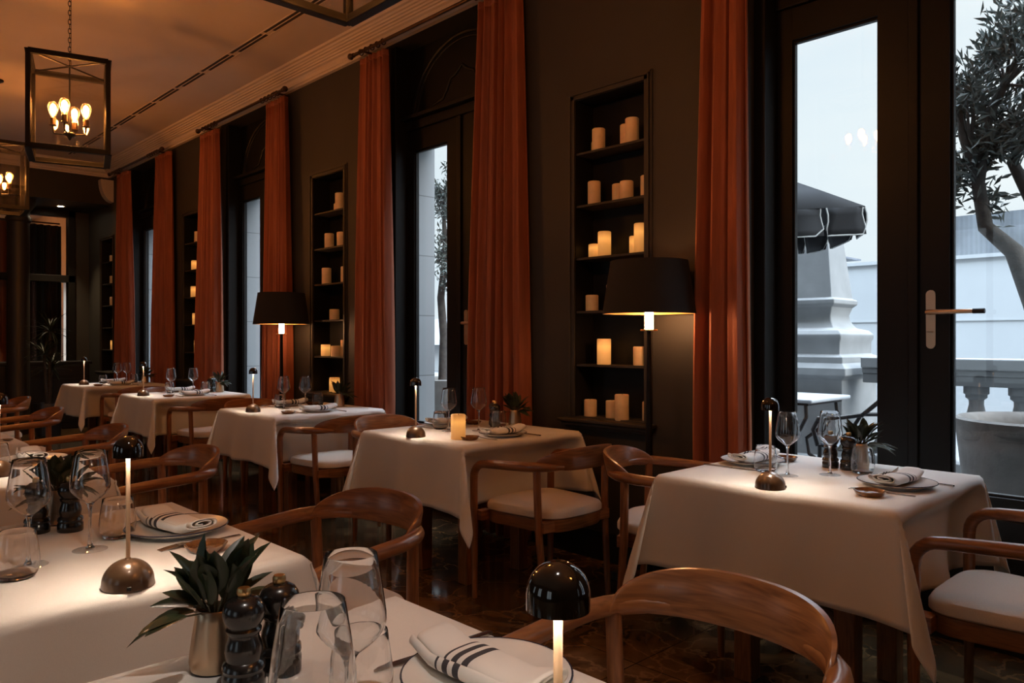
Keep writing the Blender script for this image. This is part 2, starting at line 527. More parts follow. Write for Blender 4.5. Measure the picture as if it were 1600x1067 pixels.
kids = {}
def copy_tree(src, loc, rz, label, group=None, parent=None):
    c = src.copy()
    C.objects.link(c)
    if parent is None:
        c.location = loc
        c.rotation_euler = (0, 0, rz)
        c['label'] = label
        if group: c['group'] = group
    else:
        c.parent = parent
    for ch in list(src.children):
        copy_tree(ch, None, None, None, None, c)
    return c

class Kind:
    """First placement moves the model itself, later ones copy it with its parts."""
    def __init__(s, root): s.root, s.used = root, False
    def place(s, loc, rz, label, group=None):
        if not s.used:
            s.used = True
            s.root.location = loc; s.root.rotation_euler = (0, 0, rz)
            s.root['label'] = label
            if group: s.root['group'] = group
            return s.root
        return copy_tree(s.root, loc, rz, label, group)

def struct(o, label=None):
    o['kind'] = 'structure'
    if label: o['label'] = label
    return o

def lerp(a, b, t): return a + (b - a) * t
def arc(cx, cy, r, a0, a1, n): return [(cx + r * math.cos(lerp(a0, a1, i / n)), cy + r * math.sin(lerp(a0, a1, i / n))) for i in range(n + 1)]

# ================================================================== THE ROOM
YW = 3.40           # wall face
YD = 3.57           # door plane
YO = 3.88           # outer wall face
XB = -12.6          # rear wall
XR, YF = 6.6, -4.2  # walls behind the camera
ZC = 3.65
WIN = [-1.20, -4.25, -7.25, -10.22, 1.83, 4.85]
HO = 0.68
NICHE = [-2.74, -5.77, -8.68, -11.72]

MB().box(XB - 3.6, XR, YF, 3.70, -0.2, 0).build('floor', 'floor', smooth=False)
struct(bpy.data.objects['floor'], 'dark brown polished marble tile floor')
b = MB().box(-11.6, XR, YF, YO, ZC, ZC + 0.2)
struct(b.build('ceiling', 'ceiling', smooth=False), 'warm lit plaster ceiling')

# window wall: interior half and stone outer half as one structure with two parts
iw, ow = MB(), MB()
edges = [XB - 0.2]
for xw in sorted(WIN):
    edges += [xw - HO, xw + HO]
edges += [XR]
piers = [(edges[i], edges[i + 1]) for i in range(0, len(edges), 2)]
for (a, c) in piers:
    n = [x for x in NICHE if a < x < c]
    ow.box(a, c, 3.60, YO, 0, 15.0)
    if n:
        x0, x1 = n[0] - 0.25, n[0] + 0.25
        iw.box(a, x0, YW, 3.60, 0, ZC); iw.box(x1, c, YW, 3.60, 0, ZC)
        iw.box(x0, x1, YW, 3.60, 0, 0.80); iw.box(x0, x1, YW, 3.60, 2.65, ZC)
        iw.box(x0, x1, YW + 0.17, 3.60, 0.80, 2.65)
    else:
        iw.box(a, c, YW, 3.60, 0, ZC)
for xw in WIN:
    iw.box(xw - HO, xw + HO, YW, 3.60, 3.50, ZC)
    ow.box(xw - HO, xw + HO, 3.62, YO, 2.86, 15.0)
wr = iw.build('wall_right', 'wall', smooth=False)
struct(wr, 'dark olive wall with tall doors and candle niches')
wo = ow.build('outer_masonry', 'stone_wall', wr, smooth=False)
wo['label'] = 'pale stone outer face of the wall'

struct(MB().box(XR, XR + 0.2, YF, YO, 0, ZC).build('wall_front', 'wall', smooth=False), 'dark wall behind the viewer')
wlm = MB()
FILL_WIN = [(-7.6, -6.2), (-3.6, -2.2), (-0.2, 1.2)]  # unseen windows added to let in soft daylight fill
px_ = XB - 3.6
for (a, c) in FILL_WIN:
    wlm.box(px_, a, YF - 0.2, YF, 0, ZC); wlm.box(a, c, YF - 0.2, YF, 0, 0.6); wlm.box(a, c, YF - 0.2, YF, 2.8, ZC)
    px_ = c
wlm.box(px_, XR, YF - 0.2, YF, 0, ZC)
struct(wlm.build('wall_left', 'wall', smooth=False), 'dark wall on the inner side of the room')
for k, (a, c) in enumerate(FILL_WIN):
    f = MB()
    for x in (a, (a + c) / 2 - 0.03, c - 0.06):
        f.box(x, x + 0.06, YF - 0.14, YF - 0.06, 0.6, 2.8)
    f.box(a, c, YF - 0.14, YF - 0.06, 0.6, 0.68); f.box(a, c, YF - 0.14, YF - 0.06, 2.72, 2.8)
    o_ = struct(f.build('window_%d' % (k + 6), 'wall_black', smooth=False))
    MB().box(a, c, YF - 0.103, YF - 0.097, 0.6, 2.8).build('glass_pane', 'pane', o_, smooth=False)

# baseboards on the piers
for k, (a, c) in enumerate(piers):
    prof = MB().box(a, c, YW - 0.02, YW, 0, 0.16).box(a, c, YW - 0.026, YW, 0, 0.12)
    struct(prof.build('baseboard_%d' % (k + 1), 'wall_black', smooth=False, bevel=0.004))

# cornice with stepped mouldings along the window wall and the rear beam
prof = [(0, 0), (0.035, 0), (0.035, 0.018), (0.045, 0.022), (0.05, 0.045), (0.065, 0.06), (0.085, 0.066), (0.088, 0.078), (0.10, 0.08),
        (0.104, 0.092), (0.116, 0.095), (0.12, 0.107), (0.133, 0.11), (0.137, 0.122), (0.15, 0.125), (0.156, 0.138), (0.175, 0.142), (0.18, 0.16), (0, 0.16)]
XBEAM = -11.6
def corn(mb):
    mb.sweep(prof, [lambda a, b: (XR, YW - a, 3.49 + b), lambda a, b: (XBEAM + a, YW - a, 3.49 + b), lambda a, b: (XBEAM + a, YF, 3.49 + b)])
    return mb
struct(corn(MB()).build('trim_1', 'cornice', angle=20), 'pale stepped plaster cornice under the ceiling')

# air slots in the ceiling
t = MB()
t.box(XBEAM + 0.4, XR, 2.752, 2.758, ZC - 0.006, ZC); t.box(XBEAM + 0.4, XR, 2.822, 2.828, ZC - 0.006, ZC); t.box(XBEAM + 0.4, XR, 2.787, 2.793, ZC - 0.006, ZC)
tr_o = tag(t.build('ceiling_air_diffuser', 'cornice', smooth=False), 'long twin-slot air diffuser set into the ceiling along the windows', 'air vent')
seg = MB()
x = XBEAM + 0.45
rnd = random.Random(3)
while x < XR - 0.6:
    l = 0.55
    seg.box(x, x + l, 2.759, 2.786, ZC - 0.003, ZC); seg.box(x + 0.08, x + l + 0.02, 2.794, 2.821, ZC - 0.003, ZC)
    x += l + 0.06
seg.build('slot', 'track', tr_o, smooth=False)

# beam over the rear bay, its soffit, and the far room's partition
XP = -12.6
struct(MB().box(XB - 0.2, XBEAM, YF, YW, 3.12, ZC + 0.2).build('beam', 'niche', smooth=False), 'dark beam over the rear bay')
p = MB()
p.box(XP - 0.12, XP, 3.21, YW, 0, 3.12)
p.box(XP - 0.12, XP, YF, 0.9, 0, 3.12)
wb = struct(p.build('wall_back', 'wall', smooth=False), 'dark wall at the far end of the room')
# glazed partition in the rear wall
fr = MB()
for y in (0.9, 2.0, 3.12):
    fr.box(XP - 0.10, XP + 0.04, y, y + 0.09, 0, 3.12)
fr.box(XP - 0.10, XP + 0.04, 0.9, 3.21, 2.08, 2.18)
fr.box(XP - 0.10, XP + 0.04, 0.9, 3.21, 3.03, 3.12)
fr.box(XP - 0.10, XP + 0.04, 0.9, 3.21, 0.0, 0.12)
w5 = struct(fr.build('window_5', 'wall_black', smooth=False, bevel=0.004), 'dark glazed partition at the far end of the room')
for (y0, y1) in ((0.99, 2.0), (2.09, 3.12)):
    for (z0, z1) in ((0.12, 2.08), (2.18, 3.03)):
        MB().box(XP - 0.036, XP - 0.030, y0, y1, z0, z1).build('glass_pane', 'pane', w5, smooth=False)
# room beyond
far = MB()
far.box(XP - 3.6, XP - 0.12, YF, YW, 3.40, 3.5)
struct(far.build('ceiling_far_room', 'ceiling', smooth=False))
fw = MB()
XQ = XP - 3.6
holes = [(1.0, 2.0), (2.62, 3.34)]
fw.box(XQ - 0.2, XQ, YF, holes[0][0], 0, 3.4); fw.box(XQ - 0.2, XQ, holes[0][1], holes[1][0], 0, 3.4); fw.box(XQ - 0.2, XQ, holes[1][1], YO, 0, 3.4)
for h in holes:
    fw.box(XQ - 0.2, XQ, h[0], h[1], 0, 0.7); fw.box(XQ - 0.2, XQ, h[0], h[1], 2.3, 3.4)
# side wall of that room, pale, with a window slit and a low bright opening
sw_ = MB()
SLIT = [(-15.9, -15.35, 0.35, 1.06), (-13.98, -13.68, 0.85, 2.16)]
x_ = XQ - 0.2
for (a_, b_, z0_, z1_) in SLIT:
    sw_.box(x_, a_, YW, YW + 0.12, 0, 3.6); sw_.box(a_, b_, YW, YW + 0.12, 0, z0_); sw_.box(a_, b_, YW, YW + 0.12, z1_, 3.6)
    x_ = b_
sw_.box(x_, XP - 0.12, YW, YW + 0.12, 0, 3.6)
struct(sw_.build('wall_far_side', 'cornice', smooth=False), 'pale side wall of the room beyond the partition')
struct(fw.build('wall_far_room', 'wall', smooth=False), 'wall of the room beyond the partition')

# round column
col = MB().lathe([(0.0, 0), (0.165, 0), (0.165, 0.12), (0.155, 0.15), (0.135, 0.2), (0.13, 2.80), (0.15, 2.82), (0.15, 2.86), (0.135, 2.88), (0.135, 2.95), (0.17, 3.0), (0.20, 3.04), (0.20, 3.12), (0, 3.12)], 32, (-11.9, 2.36, 0))
struct(col.build('column', 'niche'), 'dark round column under the rear beam')

# corbel where the cornice meets the rear beam
cb = MB()
pr = [(0, 0)] + [(0.16 * math.cos(a), -0.30 * math.sin(a)) for a in [PI / 2 * i / 10 for i in range(11)]]
cb.sweep(pr, [lambda a, b: (XBEAM + 0.02 + 0.13, YW - a, 3.44 + b), lambda a, b: (XBEAM + 0.02, YW - a, 3.44 + b)])
tag(cb.build('corbel', 'cornice'), 'pale curved corbel on the wall where the cornice turns', 'corbel')

# recessed downlight in the rear bay
def downlight(x, y, z, label, energy, colr, size):
    dl = empty('downlight', (x, y, z))
    tag(dl, label, 'ceiling light')
    MB().lathe([(0.055, 0.0), (0.055, -0.006), (0.042, -0.008), (0.040, 0.0)], 24).build('trim_ring', 'white_metal', dl)
    MB().lathe([(0, -0.002), (0.039, -0.002), (0.039, 0.0), (0, 0.0)], 24).build('lens', 'spot', dl)
    sl = bpy.data.lights.new('downlight_beam', 'SPOT')
    sl.energy = energy; sl.color = colr; sl.spot_size = size; sl.spot_blend = 0.75; sl.shadow_soft_size = 0.035
    slo = bpy.data.objects.new('downlight_beam', sl); C.objects.link(slo); slo.parent = dl; slo.location = (0, 0, -0.02)
downlight(-12.15, 2.92, 3.12, 'small recessed round downlight glowing in the rear bay ceiling', 95, (1.0, 0.74, 0.45), 1.15)
downlight(-0.35, 0.35, ZC, 'recessed downlight over the closest table of the inner row', 82, (1.0, 0.90, 0.82), 1.15)

# ------------------------------------------------------------------ tall terrace doors
def terrace_door(k, xw):
    y0, y1 = YD, YD + 0.05
    f = MB()
    f.box(xw - HO, xw - HO + 0.06, 3.45, 3.66, 0, 3.5); f.box(xw + HO - 0.06, xw + HO, 3.45, 3.66, 0, 3.5)
    f.box(xw - HO + 0.06, xw + HO - 0.06, 3.55, 3.66, 2.86, 2.93); f.box(xw - HO + 0.06, xw + HO - 0.06, 3.50, 3.66, 2.93, 2.96)
    f.box(xw - HO + 0.06, xw + HO - 0.06, 3.52, 3.70, 0, 0.05)
    root = struct(f.build('door_%d' % k, 'wall_black', smooth=False, bevel=0.006))
    root['label'] = ['wide dark terrace door facing the stone obelisk', 'dark terrace door behind the table with the lit candle', 'dark terrace door behind the third window table', 'dark terrace door farthest along the wall', 'dark terrace door beside the viewer', 'dark terrace door behind the viewer'][k - 1]
    # arched blind panel over the leaves
    pn = MB().box(xw - HO + 0.06, xw + HO - 0.06, 3.60, 3.64, 2.96, 3.5)
    pn.build('arch_panel', 'wall_black', root, smooth=False)
    ar = MB()
    for (r, t) in ((0.585, 0.016), (0.545, 0.010)):
        ar.tube([(xw + r * math.cos(a), 3.60, 2.93 + 0.92 * r * math.sin(a)) for a in [PI * i / 28 for i in range(29)]], t, 8)
    # scrolled cartouche in the middle of the arch
    ar.tube([(xw - 0.34, 3.60, 3.02), (xw - 0.22, 3.60, 3.04), (xw - 0.17, 3.60, 3.10), (xw - 0.13, 3.60, 3.17), (xw - 0.07, 3.60, 3.19), (xw, 3.60, 3.24),
             (xw + 0.07, 3.60, 3.19), (xw + 0.13, 3.60, 3.17), (xw + 0.17, 3.60, 3.10), (xw + 0.22, 3.60, 3.04), (xw + 0.34, 3.60, 3.02)], 0.012, 8)
    ar.build('arch_moulding', 'wall_black', root)
    xl, xr = xw - HO + 0.06, xw + HO - 0.06
    for side, (a, c) in enumerate(((xl, xw - 0.002), (xw + 0.002, xr))):
        lf = MB()
        st = 0.10 if side == 0 else 0.13
        sa, sc = (0.075, 0.135) if side == 0 else (0.15, 0.075)
        lf.box(a, a + sa, y0, y1, 0.05, 2.86); lf.box(c - sc, c, y0, y1, 0.05, 2.86)
        lf.box(a + sa, c - sc, y0, y1, 2.70, 2.86); lf.box(a + sa, c - sc, y0, y1, 0.05, 0.61)
        # glazing bead
        for (bx0, bx1, bz0, bz1) in ((a + sa, a + sa + 0.012, 0.61, 2.70), (c - sc - 0.012, c - sc, 0.61, 2.70), (a + sa, c - sc, 2.688, 2.70), (a + sa, c - sc, 0.61, 0.622)):
            lf.box(bx0, bx1, y0 + 0.012, y1 - 0.008, bz0, bz1)
        # raised kick panel and vertical reeds on the stile
        lf.box(a + sa + 0.05, c - sc - 0.05, y0 - 0.008, y0, 0.14, 0.52)
        if side == 1:
            lf.box(a - 0.012, a + 0.030, y0 - 0.018, y0, 0.05, 2.86)
        lv = lf.build('door_leaf', 'wall_black', root, smooth=False, bevel=0.004)
        MB().box(a + sa, c - sc, y0 + 0.022, y0 + 0.028, 0.61, 2.70).build('glass_pane', 'pane', lv, smooth=False)
        if side == 1:
            h = MB()
            hx = a + 0.078
            pts = [(hx + 0.019 * math.cos(t), 0, (1.46 - 0.019 if t <= PI else 1.21 + 0.019) + 0.019 * math.sin(t)) for t in [PI * i / 8 for i in range(9)] + [PI + PI * i / 8 for i in range(9)]]
            n = len(pts)
            h.add([(p[0], y0 - 0.008, p[2]) for p in pts] + [(p[0], y0, p[2]) for p in pts],
                  [tuple(range(n)), tuple(range(2 * n - 1, n - 1, -1))] + [(i, (i + 1) % n, n + (i + 1) % n, n + i) for i in range(n)])
            h.lathe([(0, 0), (0.011, 0), (0.011, 0.003), (0, 0.003)], 16, (hx, y0 - 0.011, 1.28))
            h.tube([(hx, y0 - 0.005, 1.365), (hx, y0 - 0.045, 1.365), (hx + 0.02, y0 - 0.052, 1.365), (hx + 0.175, y0 - 0.052, 1.365)], [0.011, 0.011, 0.010, 0.009], 10)
            hd_ = h.build('door_handle', 'handle_metal', root)
            MB().tube([(hx + 0.172, y0 - 0.052, 1.365), (hx + 0.215, y0 - 0.052, 1.365)], 0.0105, 10).build('lever_tip', 'rubber', hd_)
M['handle_metal'] = mat('satin_bronze_handle', (0.62, 0.44, 0.30), 0.35, 0.8, var=0.05)
for k, xw in enumerate(WIN):
    terrace_door(k + 1, xw)

# ------------------------------------------------------------------ candle niches
NZ = [2.34, 2.033, 1.726, 1.415, 1.105]
NL = ['tall dark recessed candle niche behind the first floor lamp', 'tall dark recessed candle niche behind the second floor lamp',
      'dark recessed candle niche half hidden by a curtain', 'dark recessed candle niche at the far end of the wall']
for k, xn in enumerate(NICHE):
    r = empty('wall_niche', (xn, YW, 0))
    tag(r, NL[k], 'wall niche', 'candle niches between the terrace doors')
    f = MB()
    for (w0, w1, d) in ((0.25, 0.275, 0.012), (0.275, 0.285, 0.02), (0.285, 0.30, 0.008)):
        f.box(-w1, -w0, -d, 0, 0.80, 2.65 + w1 - 0.25); f.box(w0, w1, -d, 0, 0.80, 2.65 + w1 - 0.25)
        f.box(-w1, w1, -d, 0, 2.65 + w0 - 0.25, 2.65 + w1 - 0.25)
    f.build('frame', 'niche', r, smooth=False, bevel=0.002)
    lin = MB()
    lin.box(-0.25, 0.25, 0.160, 0.169, 0.80, 2.65); lin.box(-0.25, -0.246, 0, 0.16, 0.80, 2.65); lin.box(0.246, 0.25, 0, 0.16, 0.80, 2.65); lin.box(-0.25, 0.25, 0, 0.16, 2.646, 2.65)
    lin.build('lining', 'wall_black', r, smooth=False)
    for z in NZ:
        MB().box(-0.246, 0.246, 0.004, 0.16, z - 0.014, z).build('shelf', 'niche', r, smooth=False, bevel=0.002)
    s = MB()
    s.box(-0.33, 0.33, -0.075, 0.0, 0.772, 0.795); s.box(-0.246, 0.246, 0.0, 0.16, 0.772, 0.795)
    s.box(-0.315, 0.315, -0.060, 0.0, 0.752, 0.772); s.box(-0.30, 0.30, -0.04, 0.0, 0.735, 0.752)
    s.build('sill', 'niche', r, smooth=False, bevel=0.006)

def make_candle(lit):
    r = empty('pillar_candle')
    tag(r, 'candle', 'candle')
    return r
candle_mesh = {}
def candle(x, y, z, h, rad, lit, label, group, rz=0.0):
    key = (round(h, 3), round(rad, 3), lit)
    if key not in candle_mesh:
        b = MB().lathe([(0, 0), (rad - 0.002, 0), (rad, 0.003), (rad, h - 0.004), (rad - 0.004, h), (rad - 0.010, h - 0.001), (rad - 0.018, h - 0.010), (0, h - 0.014)], 28)
        o = b.build('pillar_candle', 'wax_lit' if lit else 'wax')
        wk = MB().tube([(0, 0, h - 0.014), (0.001, 0, h - 0.004), (0.003, 0, h + 0.002)], 0.0013, 6).build('wick', 'wick', o)
        candle_mesh[key] = o
        new = o
    else:
        src = candle_mesh[key]
        new = copy_tree(src, (0, 0, 0), 0, label)
    new.location = (x, y, z)
    new.rotation_euler.z = rz
    tag(new, label, 'candle', group)
    return new
rc = random.Random(11)
SH = ['top shelf', 'second shelf', 'third shelf', 'fourth shelf', 'fifth shelf', 'sill']
NNAME = ['niche by the first floor lamp', 'niche by the second floor lamp', 'curtain-covered niche', 'farthest niche']
# per niche, per shelf: (x from niche centre, height, radius, lit, set back)
CAND = [
 [[(-0.175, 0.075, 0.032, 0, 0.105), (-0.115, 0.128, 0.038, 0, 0.05), (0.045, 0.130, 0.034, 0, 0.10), (0.125, 0.140, 0.038, 0, 0.05)],
  [(-0.165, 0.140, 0.038, 0, 0.07), (-0.005, 0.105, 0.034, 0, 0.09), (0.080, 0.105, 0.038, 0, 0.06), (0.205, 0.120, 0.036, 0, 0.08)],
  [(-0.170, 0.082, 0.036, 1, 0.08), (-0.080, 0.145, 0.038, 1, 0.06), (0.105, 0.105, 0.030, 1, 0.10), (0.175, 0.165, 0.036, 1, 0.06)],
  [(-0.190, 0.095, 0.038, 0, 0.08), (-0.045, 0.150, 0.036, 0, 0.09), (0.10, 0.10, 0.036, 0, 0.09)],
  [(-0.130, 0.120, 0.034, 0, 0.11), (-0.075, 0.148, 0.040, 1, 0.05), (0.165, 0.105, 0.038, 0, 0.07)],
  [(-0.185, 0.102, 0.037, 0, 0.06), (-0.035, 0.104, 0.037, 0, 0.075), (0.065, 0.146, 0.040, 0, 0.035), (0.200, 0.110, 0.034, 0, 0.10)]],
 [[(-0.020, 0.075, 0.032, 0, 0.10), (0.085, 0.145, 0.040, 0, 0.06)],
  [(-0.105, 0.130, 0.040, 0, 0.07), (0.095, 0.122, 0.040, 0, 0.07)],
  [(-0.150, 0.142, 0.040, 0, 0.07), (0.140, 0.135, 0.040, 0, 0.08)],
  [(-0.020, 0.092, 0.042, 0, 0.07), (0.185, 0.110, 0.036, 0, 0.09)],
  [(-0.165, 0.100, 0.040, 1, 0.07), (0.085, 0.140, 0.038, 0, 0.11), (0.060, 0.090, 0.040, 0, 0.035)],
  [(-0.070, 0.110, 0.036, 1, 0.09), (0.015, 0.130, 0.044, 1, 0.05), (0.180, 0.115, 0.036, 1, 0.09)]],
 [[(-0.030, 0.125, 0.040, 0, 0.07), (0.090, 0.120, 0.040, 0, 0.07)],
  [(-0.090, 0.110, 0.040, 1, 0.06), (0.000, 0.095, 0.040, 1, 0.09), (0.120, 0.105, 0.038, 0, 0.07)],
  [(-0.110, 0.125, 0.040, 1, 0.06), (-0.020, 0.125, 0.038, 1, 0.09), (0.110, 0.11, 0.038, 0, 0.07)],
  [(-0.060, 0.130, 0.040, 1, 0.06), (0.030, 0.110, 0.038, 1, 0.09)],
  [(-0.030, 0.135, 0.042, 1, 0.07)],
  [(-0.010, 0.130, 0.038, 1, 0.07)]],
 [[(0.015, 0.090, 0.036, 0, 0.06), (0.080, 0.150, 0.036, 0, 0.09)],
  [(0.000, 0.110, 0.040, 0, 0.07)], [(0.005, 0.120, 0.040, 0, 0.07)],
  [(0.060, 0.120, 0.036, 0, 0.08)], [(0.030, 0.130, 0.040, 1, 0.07)], []]]
ORD = {1: ['only'], 2: ['first', 'last'], 3: ['first', 'middle', 'last'], 4: ['first', 'second', 'third', 'last']}
for k, rows in enumerate(CAND):
    for i, row in enumerate(rows):
        z = (NZ + [0.795])[i]
        for j, (dx, h, rad, lit, back) in enumerate(row):
            q = ORD[len(row)][j]
            if q == 'only':
                lab = '%s pillar candle alone on the %s of the %s' % ('glowing amber' if lit else 'cream', SH[i], NNAME[k])
            else:
                lab = '%s pillar candle, %s on the %s, %s' % ('glowing amber' if lit else 'cream', q, SH[i], NNAME[k])
            candle(NICHE[k] + dx, YW + back, z, h, rad, lit, lab, 'pillar candles in the wall niches', rc.uniform(0, 6))

# ------------------------------------------------------------------ curtains and rods
CUR = [(-2.12, -1.83, 3), (-3.84, -3.33, 6), (-5.21, -4.75, 6), (-6.80, -6.31, 6), (-8.32, -7.77, 6), (-9.67, -9.09, 6), (-11.06, -10.53, 6)]
CURL = ['narrow rust velvet curtain beside the wide terrace door', 'rust velvet curtain behind the table with the lit candle',
        'rust velvet curtain between the second niche and the terrace door', 'rust velvet curtain lit by the second floor lamp',
        'rust velvet curtain hiding part of the third niche', 'rust velvet curtain between the third niche and the farthest door',
        'rust velvet curtain beside the farthest niche']
for k, (a, c, nf) in enumerate(CUR):
    rr = random.Random(40 + k)
    ph = [rr.uniform(0, 6) for _ in range(4)]
    xc, hw = (a + c) / 2, (c - a) / 2
    def pt(u, z):
        # u across -1..1, z height
        t = max(0.0, (3.43 - z) / 3.42)
        w = hw * lerp(0.74, 1.06, min(1, t * 1.3) ** 0.8)
        x = xc + u * w + 0.012 * math.sin(3 * t + ph[0])
        amp = lerp(0.020, 0.040, min(1, t * 1.6))
        ang = u * nf * PI + ph[1] + 0.5 * math.sin(2.0 * t + ph[2])
        y = 3.33 + amp * math.sin(ang) + 0.4 * amp * math.sin(2.3 * ang + ph[3])
        x += 0.25 * amp * math.cos(ang)
        return (x, min(y, YW - 0.022), z)
    zs = [0.015 + (3.39 - 0.015) * i / 30 for i in range(31)]
    nu = nf * 14
    body = MB().grid([[pt(-1 + 2 * j / nu, z) for j in range(nu + 1)] for z in zs])
    o = tag(body.build('curtain', 'velvet', solid=0.006), CURL[k], 'curtain', 'rust velvet curtains')
    hd = MB().grid([[pt(-1 + 2 * j / nu, z) for j in range(nu + 1)] for z in (3.39, 3.405, 3.42, 3.435)])
    hd.build('heading', 'velvet', o, solid=0.012)
RODL = ['bronze curtain rod over the wide terrace door', 'bronze curtain rod over the door behind the lit candle',
        'bronze curtain rod over the third terrace door', 'bronze curtain rod over the farthest terrace door']
for k, xw in enumerate(WIN[:4]):
    r = empty('curtain_rod', (xw, 3.27, 3.465))
    tag(r, RODL[k], 'curtain rod', 'curtain rods')
    MB().tube([(-0.92, 0, 0), (0.92, 0, 0)], 0.013, 12).build('rod', 'bronze', r)
    for sx in (-1, 1):
        f = MB().lathe([(0, 0), (0.018, 0.0), (0.018, 0.008), (0.012, 0.014), (0.022, 0.03), (0.026, 0.045), (0.020, 0.06), (0, 0.068)], 16)
        f.v = [(sx * (0.92 + z), y, x) for (x, y, z) in f.v]
        f.build('finial', 'bronze', r)
        bk = MB().tube([(sx * 0.80, 0.13, 0.0), (sx * 0.80, 0.0, 0.0)], 0.009, 8).lathe([(0, 0), (0.03, 0), (0.03, 0.01), (0, 0.01)], 16, (sx * 0.80, 0, -0.005))
        bk.build('bracket', 'bronze', r)
        for q in range(5):
            x = sx * (0.52 + 0.075 * q)
            rg = MB().tube([(x, 0.021 * math.cos(t), 0.021 * math.sin(t) - 0.006) for t in [2 * PI * i / 16 for i in range(16)]], 0.004, 6, closed=True)
            rg.build('ring', 'bronze', r)

# ================================================================== FURNITURE MODELS
def chair_model():
    r = empty('armchair')
    tag(r, 'x', 'chair')
    zr = 0.675
    # plan of the arm / back rail, one side (mirrored)
    def plan(t):   # t 0 front .. 1 back centre
        if t < 0.45:
            u = t / 0.45
            return (lerp(0.272, 0.268, u), lerp(0.185, -0.06, u))
        u = (t - 0.45) / 0.55
        a = u * PI / 2
        return (0.268 * max(0.0, math.cos(a)) ** 0.9, -0.06 - 0.205 * max(0.0, math.sin(a)) ** 0.95)
    for sx in (-1, 1):
        fl = MB().tube([(sx * 0.266, 0.245, 0), (sx * 0.270, 0.245, 0.30), (sx * 0.272, 0.245, 0.585)], [0.0135, 0.018, 0.0195], 12)
        fl.build('leg', 'wood2', r)
        pts = [(sx * 0.272, 0.245, 0.575)]
        for i in range(1, 7):
            a = PI / 2 * i / 6
            pts.append((sx * 0.272, 0.245 - 0.075 * (1 - math.cos(a)), 0.580 + 0.075 * math.sin(a)))
        rad = [0.0195] * len(pts)
        for i in range(1, 15):
            t = 0.80 * i / 14
            x, y = plan(t)
            if y > 0.165: continue
            pts.append((sx * x, y, lerp(0.655, zr, min(1, t / 0.6))))
            rad.append(lerp(0.0200, 0.0225, min(1, t / 0.5)) if t < 0.66 else 0.0225 - 0.06 * (t - 0.66))
        MB().tube(pts, rad, 14).build('armrest', 'wood', r)
        xr, yr = plan(0.60)
        rl = MB().tube([(sx * 0.222, -0.185, 0), (sx * (xr - 0.012), yr - 0.004, 0.40), (sx * (xr - 0.004), yr, 0.665)], [0.0135, 0.0185, 0.018], 12)
        rl.build('leg', 'wood2', r)
    # crescent backrest
    rows = []
    n = 36
    for i in range(n + 1):
        s = -1 + 2 * i / n
        t = 1 - 0.43 * abs(s)
        x, y = plan(t)
        x = x * (1 if s >= 0 else -1)
        h = 0.004 + 0.092 * max(0.0, 1 - abs(s) ** 2.1) ** 0.62
        e_ = abs(s) ** 3
        zl, zh = zr - 0.019 + 0.012 * e_, zr - 0.019 + h + 0.012
        nx, ny = x, (y + 0.02)
        ln = math.hypot(nx, ny) or 1
        nx, ny = nx / ln, ny / ln
        th = 0.013 - 0.007 * e_
        pull = -0.021 * e_
        sec = []
        m_ = 10
        for j in range(m_):      # closed rounded section
            a = 2 * PI * j / m_
            zz = (zl + zh) / 2 + (zh - zl) / 2 * math.copysign(abs(math.sin(a)) ** 0.55, math.sin(a))
            lean = 0.22 * (zz - zl) - 0.004
            off = th * math.copysign(abs(math.cos(a)) ** 0.6, math.cos(a)) + lean + pull
            sec.append((x + nx * off * 0.9, y + ny * off, zz))
        rows.append(sec)
    b = MB().grid(rows, wrap=True)
    b.add(rows[0], [tuple(range(10))]); b.add(rows[-1], [tuple(range(10))])
    b.build('backrest', 'wood', r)
    # seat: rounded trapezoid
    def outline(k, inset=0.0):
        pts = []
        N = 48
        for i in range(N):
            a = 2 * PI * i / N
            cx, sy = math.cos(a), math.sin(a)
            ex = 0.42
            u = math.copysign(abs(cx) ** ex, cx); v = math.copysign(abs(sy) ** ex, sy)
            w = lerp(0.205, 0.247, (v + 1) / 2)
            pts.append((u * (w - inset), 0.02 + v * (0.225 - inset) - (0.015 * (1 - u * u) if v < 0 else 0)))
        return pts
    rows = []
    for (ins, z) in ((0.03, 0.428), (0.006, 0.430), (0.0, 0.436), (0.0, 0.456), (0.008, 0.470), (0.03, 0.478), (0.10, 0.484)):
        rows.append([(x, y, z) for (x, y) in outline(0, ins)])
    s = MB().grid(rows, wrap=True)
    s.add(rows[0], [tuple(range(48))]); s.add(rows[-1], [tuple(range(48))])
    s.build('seat', 'seat', r)
    rows = []
    for (ins, z) in ((0.03, 0.372), (0.012, 0.370), (0.008, 0.376), (0.008, 0.426), (0.014, 0.430), (0.03, 0.430)):
        rows.append([(x, y, z) for (x, y) in outline(0, ins)])
    s = MB().grid(rows, wrap=True)
    s.add(rows[0], [tuple(range(48))]); s.add(rows[-1], [tuple(range(48))])
    # tenon blocks to the legs
    for sx in (-1, 1):
        s.box(min(sx * 0.20, sx * 0.262), max(sx * 0.20, sx * 0.262), 0.20, 0.24, 0.378, 0.424)
        s.box(min(sx * 0.16, sx * 0.232), max(sx * 0.16, sx * 0.232), -0.185, -0.15, 0.378, 0.424)
    s.build('seat_frame', 'wood', r)
    return Kind(r)

def table_model():
    r = empty('dining_table')
    tag(r, 'x', 'table')
    MB().box(-0.395, 0.395, -0.395, 0.395, 0.712, 0.742).build('tabletop', 'wood', r, smooth=False, bevel=0.004)
    for sx in (-1, 1):
        for sy in (-1, 1):
            MB().box(sx * 0.185 - 0.035, sx * 0.185 + 0.035, sy * 0.185 - 0.035, sy * 0.185 + 0.035, 0, 0.712).build('leg', 'wood2', r, smooth=False, bevel=0.004)
    return Kind(r)

